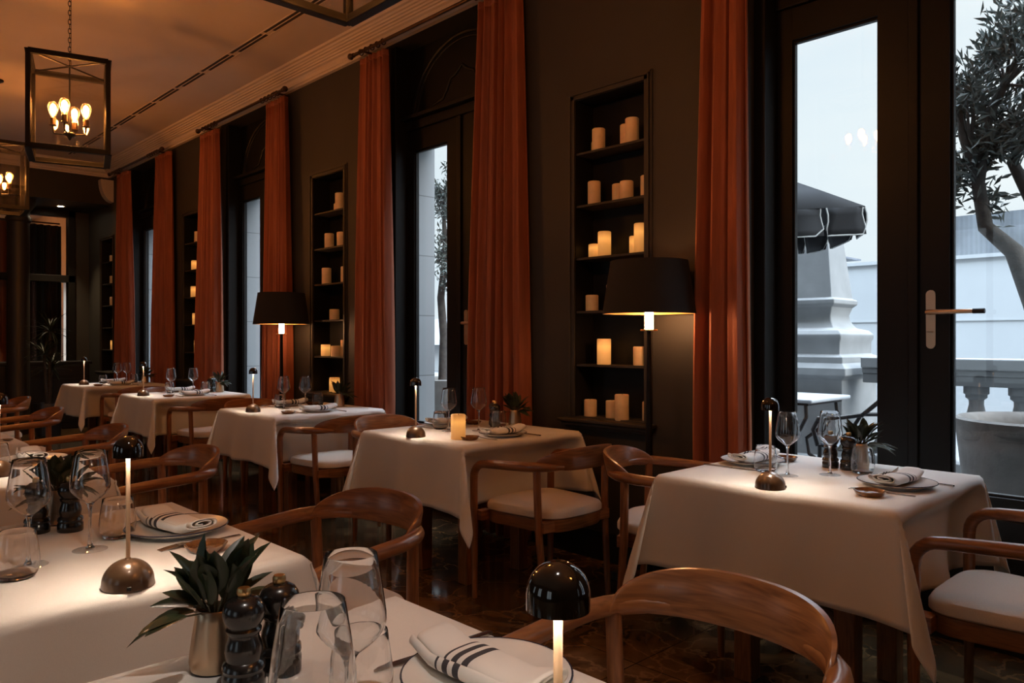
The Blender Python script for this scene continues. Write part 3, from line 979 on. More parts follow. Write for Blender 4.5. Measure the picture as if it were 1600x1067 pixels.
def tablecloth(cx, cy, a, Lh, seed, label, push=(0, 0, 0, 0), tw=(0.5, -0.5, 0.5, -0.5)):
    """Square cloth over a square top; push: inward bow of the +x, -x, +y, -y sides where a chair leans on them."""
    rr = random.Random(seed)
    c = a + Lh
    n1, n2 = 18, 22
    co = [-c + Lh * i / n1 for i in range(n1)] + [-a + 2 * a * i / n2 for i in range(n2)] + [a + Lh * i / n1 for i in range(n1 + 1)]
    ph = [[rr.uniform(0, 6) for _ in range(3)] for _ in range(4)]
    re = 0.012
    amp = [rr.uniform(0.013, 0.024) for _ in range(4)]
    def pos(u, v):
        su, sv = (1 if u >= 0 else -1), (1 if v >= 0 else -1)
        du, dv = max(0.0, abs(u) - a), max(0.0, abs(v) - a)
        if du == 0 and dv == 0:
            return (u, v, 0.0)
        if dv == 0 or du == 0:
            if dv == 0: s, w, side = du, v, (0 if su > 0 else 1)
            else: s, w, side = dv, u, (2 if sv > 0 else 3)
            f = s / Lh
            z = -(math.sqrt(s * s + re * re) - re)
            env = max(0.0, 1 - abs(w / a) ** 6)
            out = re * (1 - math.exp(-s / re)) + 0.05 * s
            k = ph[side]
            out += env * amp[side] * f * (math.sin(13 * w + k[0]) + 0.6 * math.sin(23 * w + k[1] + 2 * f))
            out += 0.02 * f * (1 - env)
            out -= push[side] * max(0.0, 1 - abs(w / a) ** 12) * (1 - math.exp(-max(0.0, s - 0.050) / 0.020))
            if s > Lh - 0.032: out += 0.0022
            if dv == 0: return (su * (a + out), v * (1 + 0.02 * f * abs(v / a)), z)
            return (u * (1 + 0.02 * f * abs(u / a)), sv * (a + out), z)
        R = math.hypot(du, dv)
        phi = math.atan2(dv, du)
        q = (0 if su > 0 else 1) + (0 if sv > 0 else 2)
        sn = math.sin(2 * phi)
        o = 0.05 + 0.19 * sn ** 1.1
        psi = phi + tw[q] * sn + 0.70 * math.sin(4 * phi)
        out = R * o + re * (1 - math.exp(-R / re))
        z = -(math.sqrt(R * R * (1 - o * o) + re * re) - re)
        f = min(1, R / Lh)
        e = 0.02 * f
        hx, hy = out * math.cos(psi) + e * (1 - phi / (PI / 2)), out * math.sin(psi) + e * (phi / (PI / 2))
        hx += 0.02 * f * a * (phi / (PI / 2)); hy += 0.02 * f * a * (1 - phi / (PI / 2))
        if max(du, dv) > Lh - 0.032:
            hx += 0.0015; hy += 0.0015
        return (su * (a + hx), sv * (a + hy), z)
    b = MB().grid([[pos(u, v) for v in co] for u in co])
    o = b.build('tablecloth', 'cloth', solid=0.0025, loc=(cx, cy, 0.7485), angle=80)
    return tag(o, label, 'tablecloth', 'cream tablecloths')

def table_lamp_model():
    r = empty('table_lamp')
    tag(r, 'x', 'lamp')
    b = MB().lathe([(0, 0), (0.0485, 0), (0.050, 0.002), (0.0495, 0.006), (0.0488, 0.010)] + [(0.0488 * math.cos(a), 0.010 + 0.046 * math.sin(a)) for a in [PI / 2 * i / 12 for i in range(1, 12)]] + [(0.006, 0.056), (0.005, 0.058), (0, 0.058)], 40)
    b.build('base', 'lamp_dome', r)
    MB().box(0.044, 0.052, -0.004, 0.004, 0.004, 0.012).build('switch', 'rubber', r, smooth=False, bevel=0.001)
    MB().tube([(0, 0, 0.055), (0, 0, 0.282)], 0.0042, 14).build('stem', 'lamp_stem', r)
    sh = [(0.0285 * math.cos(a), 0.276 + 0.0285 * math.sin(a)) for a in [PI / 2 * i / 10 for i in range(10)]] + [(0, 0.3045)]
    inn = [(0, 0.3025)] + [(0.0270 * math.cos(a), 0.276 + 0.0270 * math.sin(a)) for a in [PI / 2 * i / 10 for i in range(9, -1, -1)]]
    MB().lathe([(0.0275, 0.262), (0.0285, 0.262)] + sh + inn + [(0.0270, 0.262), (0.0275, 0.262)], 40).build('shade', 'lamp_shade', r)
    MB().lathe([(0.0055, 0.2700), (0.0200, 0.2700), (0.0200, 0.2712), (0.0055, 0.2712), (0.0055, 0.2700)], 24).build('light_ring', 'led', r)
    return Kind(r)

def wine_glass_model():
    r = empty('wine_glass')
    tag(r, 'x', 'wine glass')
    zs = lambda P: [(a, z * 1.045) for (a, z) in P]
    out = [(0, 0.1025), (0.004, 0.103), (0.010, 0.1075), (0.022, 0.116), (0.034, 0.1265), (0.0415, 0.136), (0.0440, 0.1445), (0.0432, 0.156), (0.0395, 0.182), (0.0352, 0.207), (0.0322, 0.2245)]
    inn = [(rr - 0.0011, z) for (rr, z) in reversed(out[2:])] + [(0, 0.1095)]
    MB().lathe(zs(out + [(0.0316, 0.2250)] + inn), 40).build('bowl', 'solid_glass', r)
    MB().lathe(zs([(0, 0.0035), (0.010, 0.0050), (0.0055, 0.012), (0.0038, 0.025), (0.0034, 0.070), (0.0040, 0.092), (0.0065, 0.102), (0.010, 0.1070), (0.004, 0.106), (0, 0.105)]), 20).build('stem', 'solid_glass', r)
    MB().lathe([(0, 0.0), (0.0375, 0.0), (0.0380, 0.0010), (0.030, 0.0022), (0.012, 0.0040), (0, 0.0052)], 40).build('foot', 'glass', r)
    return Kind(r)

def tumbler_model():
    out = [(0.028, 0.0), (0.034, 0.003), (0.0395, 0.012), (0.0425, 0.026), (0.0428, 0.038), (0.0405, 0.062), (0.0370, 0.084), (0.0350, 0.098)]
    o = MB().lathe([(0, 0.001)] + out + [(0.0345, 0.0985)] + [(a - 0.0012, z) for (a, z) in reversed(out[2:])] + [(0.034, 0.0088), (0, 0.0078)], 40).build('tumbler', 'solid_glass')
    tag(o, 'x', 'tumbler')
    return Kind(o)

def plate_model():
    r = empty('dinner_plate')
    tag(r, 'x', 'plate')
    MB().lathe([(0, 0.004), (0.070, 0.004), (0.072, 0.0), (0.078, 0.0), (0.080, 0.004), (0.100, 0.010), (0.1235, 0.0185), (0.1245, 0.0200), (0.1235, 0.0212), (0.100, 0.0135), (0.082, 0.0085), (0, 0.0075)], 56).build('body', 'porcelain', r)
    MB().lathe([(0.1222, 0.0214), (0.1236, 0.0222), (0.1252, 0.0205), (0.1244, 0.0190), (0.1236, 0.0205), (0.1222, 0.0214)], 56).build('rim_band', 'rim', r)
    return Kind(r)

def dish_model():
    b = MB().lathe([(0, 0.0), (0.036, 0.0), (0.040, 0.003), (0.0475, 0.015), (0.0485, 0.0175), (0.0470, 0.0178), (0.0405, 0.008), (0.034, 0.0055), (0, 0.005)], 36)
    o = b.build('side_dish', 'glaze')
    tag(o, 'x', 'dish')
    return Kind(o)

def napkin_model(seed):
    rr = random.Random(seed)
    # flattened spiral section
    pts = []
    turns, n = 2.35, 90
    for i in range(n + 1):
        t = i / n
        a = turns * 2 * PI * t - PI / 2
        w = lerp(0.012, 0.050, t); h = lerp(0.0035, 0.0170, t)
        ex = 0.7
        y = w * math.copysign(abs(math.cos(a)) ** ex, math.cos(a))
        z = 0.0175 + h * math.copysign(abs(math.sin(a)) ** 0.85, math.sin(a))
        pts.append((y, z))
    rows = []
    for k in range(21):
        x = -0.124 + 0.248 * k / 20
        e = (k - 10) / 10
        q = 1 + 0.05 * math.sin(3 * e + rr.uniform(0, .3)) - 0.06 * e * e
        rows.append([(x + 0.004 * math.sin(9 * y + 40 * z + seed), y * q + 0.003 * math.sin(2.2 * e + seed), 0.0005 + 0.34 * max(0.0, abs(x) - 0.072) + z * (1 + 0.10 * math.sin(2.5 * e + seed)) * (1 - 0.12 * e * e)) for (y, z) in pts])
    o = MB().grid(rows).build('folded_napkin', 'napkin', solid=0.0030, angle=80)
    tag(o, 'x', 'napkin')
    return Kind(o)

def flat_profile(prof, z0, th, bow=None):
    """Solid from a symmetric width profile along x: (x, half width)."""
    b = MB()
    top, bot = [], []
    for (x, w) in prof:
        zb = bow(x) if bow else 0
        top.append([(x, -w, z0 + th + zb), (x, -w * 0.5, z0 + th * 1.15 + zb), (x, w * 0.5, z0 + th * 1.15 + zb), (x, w, z0 + th + zb)])
        bot.append([(x, -w, z0 + zb), (x, -w * 0.5, z0 + zb), (x, w * 0.5, z0 + zb), (x, w, z0 + zb)])
    rows = [t + list(reversed(bo)) for t, bo in zip(top, bot)]
    b.grid(rows, wrap=True)
    b.add(rows[0], [tuple(range(8))]); b.add(rows[-1], [tuple(range(8))])
    return b

def knife_model():
    r = empty('table_knife')
    tag(r, 'x', 'knife')
    flat_profile([(-0.115, 0.0055), (-0.10, 0.007), (-0.04, 0.0062), (0.0, 0.0045), (0.006, 0.0045)], 0.0, 0.0042).build('handle', 'steel', r)
    flat_profile([(0.004, 0.0045), (0.02, 0.0075), (0.07, 0.0085), (0.10, 0.0065), (0.112, 0.001)], 0.0008, 0.0014).build('blade', 'steel', r)
    return Kind(r)

def fork_model():
    r = empty('table_fork')
    tag(r, 'x', 'fork')
    bow = lambda x: 0.006 * math.sin(PI * max(0, min(1, (x + 0.02) / 0.12))) if x > -0.02 else 0
    flat_profile([(-0.105, 0.0055), (-0.09, 0.0072), (-0.05, 0.005), (0.0, 0.0032), (0.025, 0.0035), (0.04, 0.010), (0.055, 0.0118)], 0.0, 0.0026, bow).build('handle', 'steel', r)
    for q in range(4):
        y = -0.0098 + 0.0065 * q
        t = flat_profile([(0.053, 0.0020), (0.08, 0.0017), (0.098, 0.0010)], 0.0, 0.002, lambda x: 0.006 * math.sin(PI * max(0, min(1, (x + 0.02) / 0.12))))
        t.v = [(a, b + y, c) for (a, b, c) in t.v]
        t.build('tine', 'steel', r)
    return Kind(r)

def spoon_model():
    r = empty('table_spoon')
    tag(r, 'x', 'spoon')
    flat_profile([(-0.105, 0.0055), (-0.09, 0.0072), (-0.05, 0.005), (0.0, 0.0032), (0.045, 0.0035)], 0.001, 0.0026, lambda x: 0.005 * math.sin(PI * max(0, min(1, (x + 0.02) / 0.09)))).build('handle', 'steel', r)
    b = MB().lathe([(0, 0.0), (0.010, 0.001), (0.017, 0.0045), (0.0195, 0.0085), (0.0190, 0.0095), (0.016, 0.0055), (0, 0.0022)], 24, (0.066, 0, 0), sx=1.45)
    b.build('spoon_bowl', 'steel', r)
    return Kind(r)

def mill_model():
    r = empty('spice_mill')
    tag(r, 'x', 'spice mill')
    prof = [(0, 0), (0.0295, 0), (0.0305, 0.002), (0.0305, 0.020), (0.0285, 0.023), (0.0285, 0.026), (0.0305, 0.029), (0.0290, 0.036), (0.0245, 0.040), (0.0255, 0.046), (0.0268, 0.054),
            (0.0245, 0.064), (0.0215, 0.072), (0.0215, 0.077), (0.0245, 0.080), (0.0250, 0.084), (0.0225, 0.087), (0.0240, 0.090), (0.0285, 0.098), (0.0300, 0.107), (0.0285, 0.116), (0.0235, 0.124), (0.0150, 0.129), (0.006, 0.1305), (0, 0.1305)]
    MB().lathe(prof, 36).build('body', 'mill', r)
    MB().lathe([(0, 0.1300), (0.0085, 0.1305), (0.0098, 0.134), (0.0098, 0.139), (0.0082, 0.1425), (0, 0.1430)], 24).build('knob', 'brass', r)
    return Kind(r)

def leaf_rows(base, dirv, up, length, width, curl, fold, n=6):
    d = dirv.normalized()
    side = d.cross(up).normalized()
    nn = side.cross(d).normalized()
    rows = []
    for i in range(n + 1):
        t = i / n
        w = width * (math.sin(PI * min(1, t * 0.93 + 0.05)) ** 0.8) * (1 - 0.25 * t)
        if i == n: w = width * 0.02
        p = base + d * (length * t) + nn * (curl * length * t * t)
        lift = nn * (fold * w)
        rows.append([p - side * w + lift, p - side * w * 0.5 + lift * 0.35, p, p + side * w * 0.5 + lift * 0.35, p + side * w + lift])
    return rows

def potted_plant_model(seed):
    rr = random.Random(seed)
    r = empty('potted_plant')
    tag(r, 'x', 'potted plant')
    MB().lathe([(0, 0), (0.030, 0), (0.036, 0.003), (0.0385, 0.014), (0.0375, 0.026), (0.034, 0.052), (0.0300, 0.078), (0.0285, 0.092), (0.0275, 0.093), (0.0270, 0.091), (0.029, 0.076), (0.030, 0.068), (0, 0.068)], 36).build('pot', 'pot', r)
    lv, st = MB(), MB()
    for i in range(42):
        el = rr.uniform(0.12, 1.4) if i > 15 else rr.uniform(-0.25, 0.25)
        az = i * 2.399 + rr.uniform(-0.4, 0.4)
        if math.cos(az + PI / 2) > math.cos(1.15): el = max(el, rr.uniform(1.12, 1.35))   # leaves stand up on the side of the mills
        d = Vector((math.cos(az) * math.cos(el), math.sin(az) * math.cos(el), math.sin(el)))
        rb = 0.015
        base = Vector((rb * math.cos(az), rb * math.sin(az), 0.088)) + d * rr.uniform(0.012, 0.045)
        st.tube([(0.006 * math.cos(az), 0.006 * math.sin(az), 0.069), Vector((rb * 0.7 * math.cos(az), rb * 0.7 * math.sin(az), 0.088)), base], 0.0012, 5)
        rows = leaf_rows(base, d, Vector((0, 0, 1)) + Vector((rr.uniform(-.3, .3), rr.uniform(-.3, .3), 0)), rr.uniform(0.055, 0.085), rr.uniform(0.015, 0.021), rr.uniform(-0.4, 0.1), rr.uniform(0.2, 0.6))
        lv.grid(rows)
    lv.build('leaves', 'leaf', r, angle=80)
    st.build('stems', 'stalk', r)
    return Kind(r)

def floor_lamp_model():
    r = empty('floor_lamp')
    tag(r, 'x', 'lamp')
    MB().lathe([(0, 0), (0.11, 0), (0.112, 0.004), (0.108, 0.012), (0.03, 0.018), (0, 0.018)], 36).build('base', 'iron', r)
    MB().tube([(0, 0, 0.015), (0, 0, 0.6), (0, 0, 1.295)], [0.024, 0.019, 0.011], 16).build('pole', 'iron', r)
    MB().lathe([(0, 1.292), (0.042, 1.292), (0.043, 1.297), (0.041, 1.299), (0, 1.298)], 28).build('drip_plate', 'brass', r)
    MB().lathe([(0, 1.298), (0.021, 1.298), (0.021, 1.43), (0.012, 1.455), (0, 1.46)], 20).build('bulb', 'floor_bulb', r)
    # shade: drum, open at both ends; black outside, gold inside
    MB().lathe([(0.228, 1.378), (0.232, 1.376), (0.192, 1.640), (0.188, 1.640), (0.228, 1.378)], 56).build('shade', 'shade', r)
    MB().lathe([(0.2265, 1.379), (0.1868, 1.639), (0.1860, 1.639), (0.2257, 1.379), (0.2265, 1.379)], 56).build('shade_lining', 'shade_gold', r)
    sp = MB()
    for q in range(3):
        a = q * 2 * PI / 3
        sp.tube([(0, 0, 1.47), (0.19 * math.cos(a), 0.19 * math.sin(a), 1.60)], 0.0025, 6)
    sp.tube([(0, 0, 1.455), (0, 0, 1.475)], 0.008, 8)
    sp.build('shade_spider', 'iron', r)
    return Kind(r)

def lantern_model():
    """Glazed box lantern; origin at the ceiling."""
    r = empty('lantern')
    tag(r, 'x', 'hanging lantern')
    w, z0, z1, t = 0.22, -1.21, -0.60, 0.014
    f = MB()
    for sx in (-1, 1):
        for sy in (-1, 1):
            f.box(sx * w - t, sx * w + t, sy * w - t, sy * w + t, z0, z1)
            f.box(sx * w * 0.94 - 0.006, sx * w * 0.94 + 0.006, sy * w * 0.94 - 0.006, sy * w * 0.94 + 0.006, z0, z1)
    for z, h in ((z0, 0.030), (z1, -0.028)):
        za, zb = min(z, z + h), max(z, z + h)
        for s in (-1, 1):
            f.box(-w, w, s * w - t, s * w + t, za, zb); f.box(s * w - t, s * w + t, -w, w, za, zb)
            f.box(-w, w, s * w * 1.0 - 0.020, s * w * 1.0 + 0.020, z - 0.004, z + 0.004)
            f.box(s * w - 0.020, s * w + 0.020, -w, w, z - 0.004, z + 0.004)
    f.build('frame', 'iron', r, smooth=False, bevel=0.002)
    cb = MB().tube([(-w, -w, z1 - 0.01), (w, w, z1 - 0.01)], 0.006, 6).tube([(-w, w, z1 - 0.01), (w, -w, z1 - 0.01)], 0.006, 6)
    cb.build('cross_bars', 'iron', r)
    for s in (-1, 1):
        MB().box(-w + t, w - t, s * w - 0.0015, s * w + 0.0015, z0 + 0.03, z1 - 0.028).build('glass_pane', 'lantern_pane', r, smooth=False)
        MB().box(s * w - 0.0015, s * w + 0.0015, -w + t, w - t, z0 + 0.03, z1 - 0.028).build('glass_pane', 'lantern_pane', r, smooth=False)
    # chain, wire, ceiling rose
    ch = MB()
    z, q = -0.03, 0
    while z > z1 + 0.02:
        pts = []
        for i in range(12):
            a = 2 * PI * i / 12
            px, pz = 0.008 * math.cos(a), 0.019 * math.sin(a)
            pts.append((px, 0, z - 0.016 + pz) if q % 2 == 0 else (0, px, z - 0.016 + pz))
        ch.tube(pts, 0.0022, 5, closed=True)
        z -= 0.030; q += 1
    ch.build('chain', 'iron', r)
    MB().tube([(0.004 + 0.010 * math.sin(i * 0.9), 0.008, -0.02 + (z1 + 0.02) * i / 18) for i in range(19)], 0.002, 5).build('cable', 'iron', r)
    MB().lathe([(0, 0), (0.055, 0), (0.055, -0.012), (0.02, -0.03), (0, -0.032)], 24).build('ceiling_rose', 'iron', r)
    zh = z0 + 0.155
    MB().tube([(0, 0, z1), (0, 0, zh)], 0.005, 8).build('rod', 'iron', r)
    MB().lathe([(0, zh - 0.04), (0.006, zh - 0.036), (0.010, zh - 0.028), (0.016, zh - 0.016), (0.038, zh - 0.004), (0.038, zh + 0.004), (0.020, zh + 0.012), (0, zh + 0.016)], 20).build('hub', 'iron', r)
    for q in range(4):
        a = -0.28 + q * PI / 2
        c, s = math.cos(a), math.sin(a)
        MB().tube([(0.03 * c, 0.03 * s, zh)] + [((0.075 + 0.02 * math.sin(t)) * c, (0.075 + 0.02 * math.sin(t)) * s, zh + 0.012 - 0.012 * math.cos(t) if t < 1.6 else zh) for t in (0.4, 0.9, 1.5)] + [(0.098 * c, 0.098 * s, zh + 0.03), (0.098 * c, 0.098 * s, zh + 0.058)], 0.0055, 8).build('arm', 'iron', r)
        so = MB().lathe([(0, 0.052), (0.020, 0.052), (0.023, 0.056), (0.017, 0.06), (0.0185, 0.100), (0.016, 0.103), (0, 0.103)], 18, (0.098 * c, 0.098 * s, zh))
        so.build('socket', 'bronze', r)
        bu = MB().lathe([(0.011, 0.100), (0.013, 0.110), (0.019, 0.128), (0.0275, 0.152), (0.031, 0.172), (0.0285, 0.190), (0.020, 0.203), (0.008, 0.210), (0, 0.211)], 20, (0.098 * c, 0.098 * s, zh))
        bo_ = bu.build('bulb', 'bulb', r)
        MB().lathe([(0, 0.118), (0.008, 0.122), (0.014, 0.140), (0.0185, 0.160), (0.0175, 0.176), (0.011, 0.188), (0, 0.192)], 16, (0.098 * c, 0.098 * s, zh)).build('filament', 'filament', bo_)
    return Kind(r)

K = dict(chair=chair_model(), table=table_model(), lamp=table_lamp_model(), wine=wine_glass_model(), tumbler=tumbler_model(), plate=plate_model(), dish=dish_model(),
         nap=[napkin_model(1), napkin_model(2)], knife=knife_model(), fork=fork_model(), spoon=spoon_model(), mill=mill_model(), plant=[potted_plant_model(5), potted_plant_model(9)],
         floor_lamp=floor_lamp_model(), lantern=lantern_model())

# ------------------------------------------------------------------ lanterns, floor lamps
K['lantern'].place((-2.30, 1.35, ZC), 0.0, 'black box lantern cut off by the top of the view', 'hanging lanterns')
K['lantern'].place((-5.65, 1.41, ZC), math.radians(-15), 'black glazed box lantern with four glowing bulbs, hanging whole in view', 'hanging lanterns')
K['lantern'].place((-8.42, 1.50, ZC), math.radians(-6), 'farthest black box lantern, half out of view beyond the whole one', 'hanging lanterns')
K['lantern'].place((0.75, 1.35, ZC), 0.1, 'black box lantern added behind the viewer as fill light', 'hanging lanterns')  # unseen, added for warm fill in the room
K['floor_lamp'].place((-2.29, 3.16, 0), 0, 'black floor lamp with wide drum shade beside the narrow curtain', 'black floor lamps')
K['floor_lamp'].place((-6.02, 3.10, 0), 0.4, 'black floor lamp with drum shade before the second niche', 'black floor lamps')

# ------------------------------------------------------------------ tables of the window row
TN = ['table by the wide terrace door', 'table with the lit candle', 'third window table', 'fourth window table', 'farthest window table']
TC = [(-1.255, 2.78), (-3.18, 2.755), (-5.04, 2.75), (-7.16, 2.735), (-9.28, 2.77)]
ZT = 0.7500
def put_napkin(x, y, z, rz, k, label):
    K['nap'][k].place((x, y, z), rz, label, 'folded napkins')
SET = dict(lamp=(0.0, -0.365), wA=(-0.07, -0.10), wB=(0.03, 0.03), tA=(-0.175, -0.075), tB=(0.10, 0.15), m1=(-0.055, 0.205), m2=(0.012, 0.205), pot=(-0.01, 0.295),
           pA=(-0.29, 0.055), pB=(0.285, -0.03), dB=(0.28, -0.25), dA=(-0.24, 0.225))
def dress(cx, cy, name, rot=0.0, over=None, skip=(), seed=0):
    """Lay one table for two; positions in the table's own frame turned by rot."""
    s = dict(SET); s.update(over or {})
    rr = random.Random(seed)
    c_, s_ = math.cos(rot), math.sin(rot)
    P = {k: (cx + c_ * v[0] - s_ * v[1], cy + s_ * v[0] + c_ * v[1], ZT) for k, v in s.items()}
    A = lambda dx, dy: (cx + c_ * dx - s_ * dy, cy + s_ * dx + c_ * dy, ZT)
    if 'lamp' not in skip: K['lamp'].place(P['lamp'], rr.uniform(-0.4, 0.6), 'small bronze mushroom table lamp on the ' + name, 'table lamps')
    if 'wA' not in skip: K['wine'].place(P['wA'], 0, 'empty wine glass closer to the lamp on the ' + name, 'wine glasses')
    if 'wB' not in skip: K['wine'].place(P['wB'], 0, 'empty wine glass farther from the lamp on the ' + name, 'wine glasses')
    if 'tA' not in skip: K['tumbler'].place(P['tA'], 0, 'clear tumbler beside the farther plate on the ' + name, 'water tumblers')
    if 'tB' not in skip: K['tumbler'].place(P['tB'], 0, 'clear tumbler between glasses and nearer plate on the ' + name, 'water tumblers')
    if 'm1' not in skip: K['mill'].place(P['m1'], 0, 'black spice mill, farther of the pair, on the ' + name, 'black spice mills')
    if 'm2' not in skip: K['mill'].place(P['m2'], 0, 'black spice mill, nearer of the pair, on the ' + name, 'black spice mills')
    if 'pot' not in skip: K['plant'][seed % 2].place(P['pot'], rot + rr.uniform(-0.15, 0.15), 'brass pot of dark green leaves on the ' + name, 'potted greenery on the tables')
    if 'pA' not in skip:
        K['plate'].place(P['pA'], 0, 'white plate at the farther place on the ' + name, 'dinner plates')
        put_napkin(P['pA'][0] + 0.005, P['pA'][1] + 0.005, ZT + 0.0102, rot + PI / 2 + rr.uniform(-0.16, 0.10), seed % 2, 'striped napkin on the farther plate of the ' + name)
    if 'pB' not in skip:
        K['plate'].place(P['pB'], 0, 'white plate at the nearer place on the ' + name, 'dinner plates')
        put_napkin(P['pB'][0], P['pB'][1], ZT + 0.0102, rot + PI / 2 + rr.uniform(-0.10, 0.20), (seed + 1) % 2, 'striped napkin on the nearer plate of the ' + name)
    if 'dA' not in skip: K['dish'].place(P['dA'], 0, 'small brown glazed dish by the farther plate on the ' + name, 'brown side dishes')
    if 'dB' not in skip: K['dish'].place(P['dB'], 0, 'small brown glazed dish by the nearer plate on the ' + name, 'brown side dishes')
    if 'cB' not in skip:
        K['fork'].place(A(s['pB'][0] + 0.0, s['pB'][1] - 0.145), rot + PI + 0.06, 'steel fork beside the nearer plate on the ' + name, 'forks')
        K['knife'].place(A(s['pB'][0] + 0.02, s['pB'][1] + 0.145), rot + PI - 0.05, 'steel knife beside the nearer plate on the ' + name, 'knives')
    if 'cA' not in skip:
        K['knife'].place(A(s['pA'][0] - 0.01, s['pA'][1] - 0.150), rot + 0.04, 'steel knife beside the farther plate on the ' + name, 'knives')
        K['fork'].place(A(s['pA'][0] + 0.0, s['pA'][1] + 0.150), rot, 'steel fork beside the farther plate on the ' + name, 'forks')

PUSH = [(0.06, 0.14, 0, 0), (0.14, 0.17, 0, 0), (0.205, 0.14, 0, 0), (0.15, 0.14, 0, 0), (0.13, 0, 0, 0)]
for k, (cx, cy) in enumerate(TC):
    K['table'].place((cx, cy, 0), 0, 'walnut square table under the cream cloth, ' + TN[k], 'dining tables')
    tablecloth(cx, cy, 0.415, 0.335, 21 + k, 'cream cloth draped over the ' + TN[k], PUSH[k], (0.45, -0.3, -0.35, 0.3))
dress(*TC[0], TN[0], 0, dict(pot=(0.035, 0.285), tA=(-0.17, -0.075), pA=(-0.295, 0.055), m1=(-0.04, 0.195), m2=(0.030, 0.195)), (), 0)
dress(*TC[1], TN[1], 0, dict(pot=(0.005, 0.33), m1=(-0.125, 0.285), m2=(-0.055, 0.23), tB=(0.02, 0.19), lamp=(0.0, -0.375)), (), 1)
dress(*TC[2], TN[2], 0, dict(pot=(0.02, 0.30), tB=(-0.125, 0.205), wB=(0.02, 0.02)), ('m1', 'm2'), 2)
dress(*TC[3], TN[3], 0, dict(pot=(0.005, 0.32), tB=(-0.03, 0.20), m1=(-0.155, 0.32), m2=(-0.095, 0.275), wB=(-0.02, 0.08)), (), 3)
dress(*TC[4], TN[4], 0, dict(pot=(0.02, 0.31), tB=(-0.155, 0.25), wB=(-0.12, 0.16), wA=(-0.12, 0.06), lamp=(-0.05, -0.30)), ('m1', 'm2', 'dA', 'cA'), 4)
# lit pillar candle on the second table
candle(-2.955, 2.475, ZT, 0.125, 0.037, 2, 'glowing pillar candle standing on the window table beside the table lamp', 'candle on the table')

# chairs of the window row (the model faces +y)
def chair(x, y, heading, label, group):
    K['chair'].place((x, y, 0), heading - PI / 2, label, group)
GW = 'walnut armchairs of the window row'
chair(-0.575, 2.73, PI, 'walnut armchair with bluish lit seat at the edge of the view', GW)
chair(-1.94, 2.84, math.radians(24), 'walnut armchair turned to the table by the wide terrace door, beside the floor lamp', GW)
chair(-2.56, 2.72, PI, 'walnut armchair pushed up to the lit-candle table, its seat in full view', GW)
chair(-3.91, 2.82, 0.0, 'walnut armchair on the farther side of the table with the lit candle', GW)
chair(-4.492, 2.70, PI, 'walnut armchair on the nearer side of the third window table', GW)
chair(-5.80, 2.82, 0.0, 'walnut armchair on the farther side of the third window table', GW)
chair(-6.55, 2.73, PI, 'walnut armchair on the nearer side of the fourth window table', GW)
chair(-7.90, 2.85, 0.0, 'walnut armchair on the farther side of the fourth window table', GW)
chair(-8.66, 2.80, PI, 'walnut armchair on the nearer side of the farthest window table', GW)

# ------------------------------------------------------------------ inner row
FN = ['closest table of the inner row', 'second table of the inner row', 'third table of the inner row', 'fourth table of the inner row', 'fifth table of the inner row']
FC = [(-0.83, 0.47), (-2.02, 0.48), (-3.43, 0.48), (-4.72, 0.48), (-6.15, 0.50)]
for k, (cx, cy) in enumerate(FC):
    K['table'].place((cx, cy, 0), 0, 'walnut square table under the cream cloth, ' + FN[k], 'dining tables')
    tablecloth(cx, cy, 0.405, 0.335, 51 + k, 'cream cloth draped over the ' + FN[k], (0, 0, 0.05, 0), (0.4, -0.3, 0.4, 0.3))
HP = PI / 2
def back(cx, cy, pts):   # world positions into the table frame of a table turned by 90 degrees
    return {k: (y - cy, -(x - cx)) for k, (x, y) in pts.items()}
dress(*FC[0], FN[0], HP, back(*FC[0], dict(lamp=(-0.46, 0.50), wA=(-0.70, 0.395), wB=(-0.822, 0.516), tB=(-0.907, 0.587), m1=(-1.085, 0.555), m2=(-1.065, 0.490), pot=(-1.155, 0.487), pB=(-0.825, 0.745), dB=(-0.60, 0.75))), ('pA', 'dA', 'tA', 'cA', 'dB'), 0)
dress(*FC[1], FN[1], HP, back(*FC[1], dict(lamp=(-1.66, 0.52), wA=(-1.965, 0.41), wB=(-2.01, 0.545), tA=(-1.88, 0.37), tB=(-2.09, 0.63), m1=(-2.245, 0.562), m2=(-2.285, 0.495), pot=(-2.36, 0.56), pB=(-2.03, 0.755), dB=(-1.81, 0.74))), ('pA', 'dA', 'cA'), 1)
dress(*FC[2], FN[2], HP, back(*FC[2], dict(lamp=(-3.33, 0.60), tB=(-3.50, 0.625), pB=(-3.60, 0.765), pot=(-3.75, 0.55))), ('wA', 'wB', 'tA', 'm1', 'm2', 'pA', 'dA', 'cA', 'dB'), 2)
dress(*FC[3], FN[3], HP, back(*FC[3], dict(tB=(-4.66, 0.80), pB=(-4.66, 0.74))), ('wA', 'wB', 'tA', 'm1', 'm2', 'pA', 'dA', 'cA', 'dB', 'lamp', 'pot', 'pB', 'cB'), 3)
K['spoon'].place((-4.50, 0.80, ZT), 0.6, 'steel spoon on the fourth table of the inner row', 'spoons')
GI = 'walnut armchairs of the inner row'
chair(-0.80, 1.16, -HP, 'walnut armchair with crescent back, largest in view at the closest inner table', GI)
chair(-2.03, 1.17, -HP + 0.08, 'walnut armchair at the second table of the inner row', GI)
chair(-3.50, 1.17, -HP, 'walnut armchair at the third table of the inner row', GI)
chair(-4.75, 1.18, -HP, 'walnut armchair at the fourth table of the inner row', GI)
chair(-6.25, 1.22, -HP, 'walnut armchair at the fifth table of the inner row', GI)
chair(-7.60, 1.30, -HP, 'farthest walnut armchair of the inner row, near the column', GI)

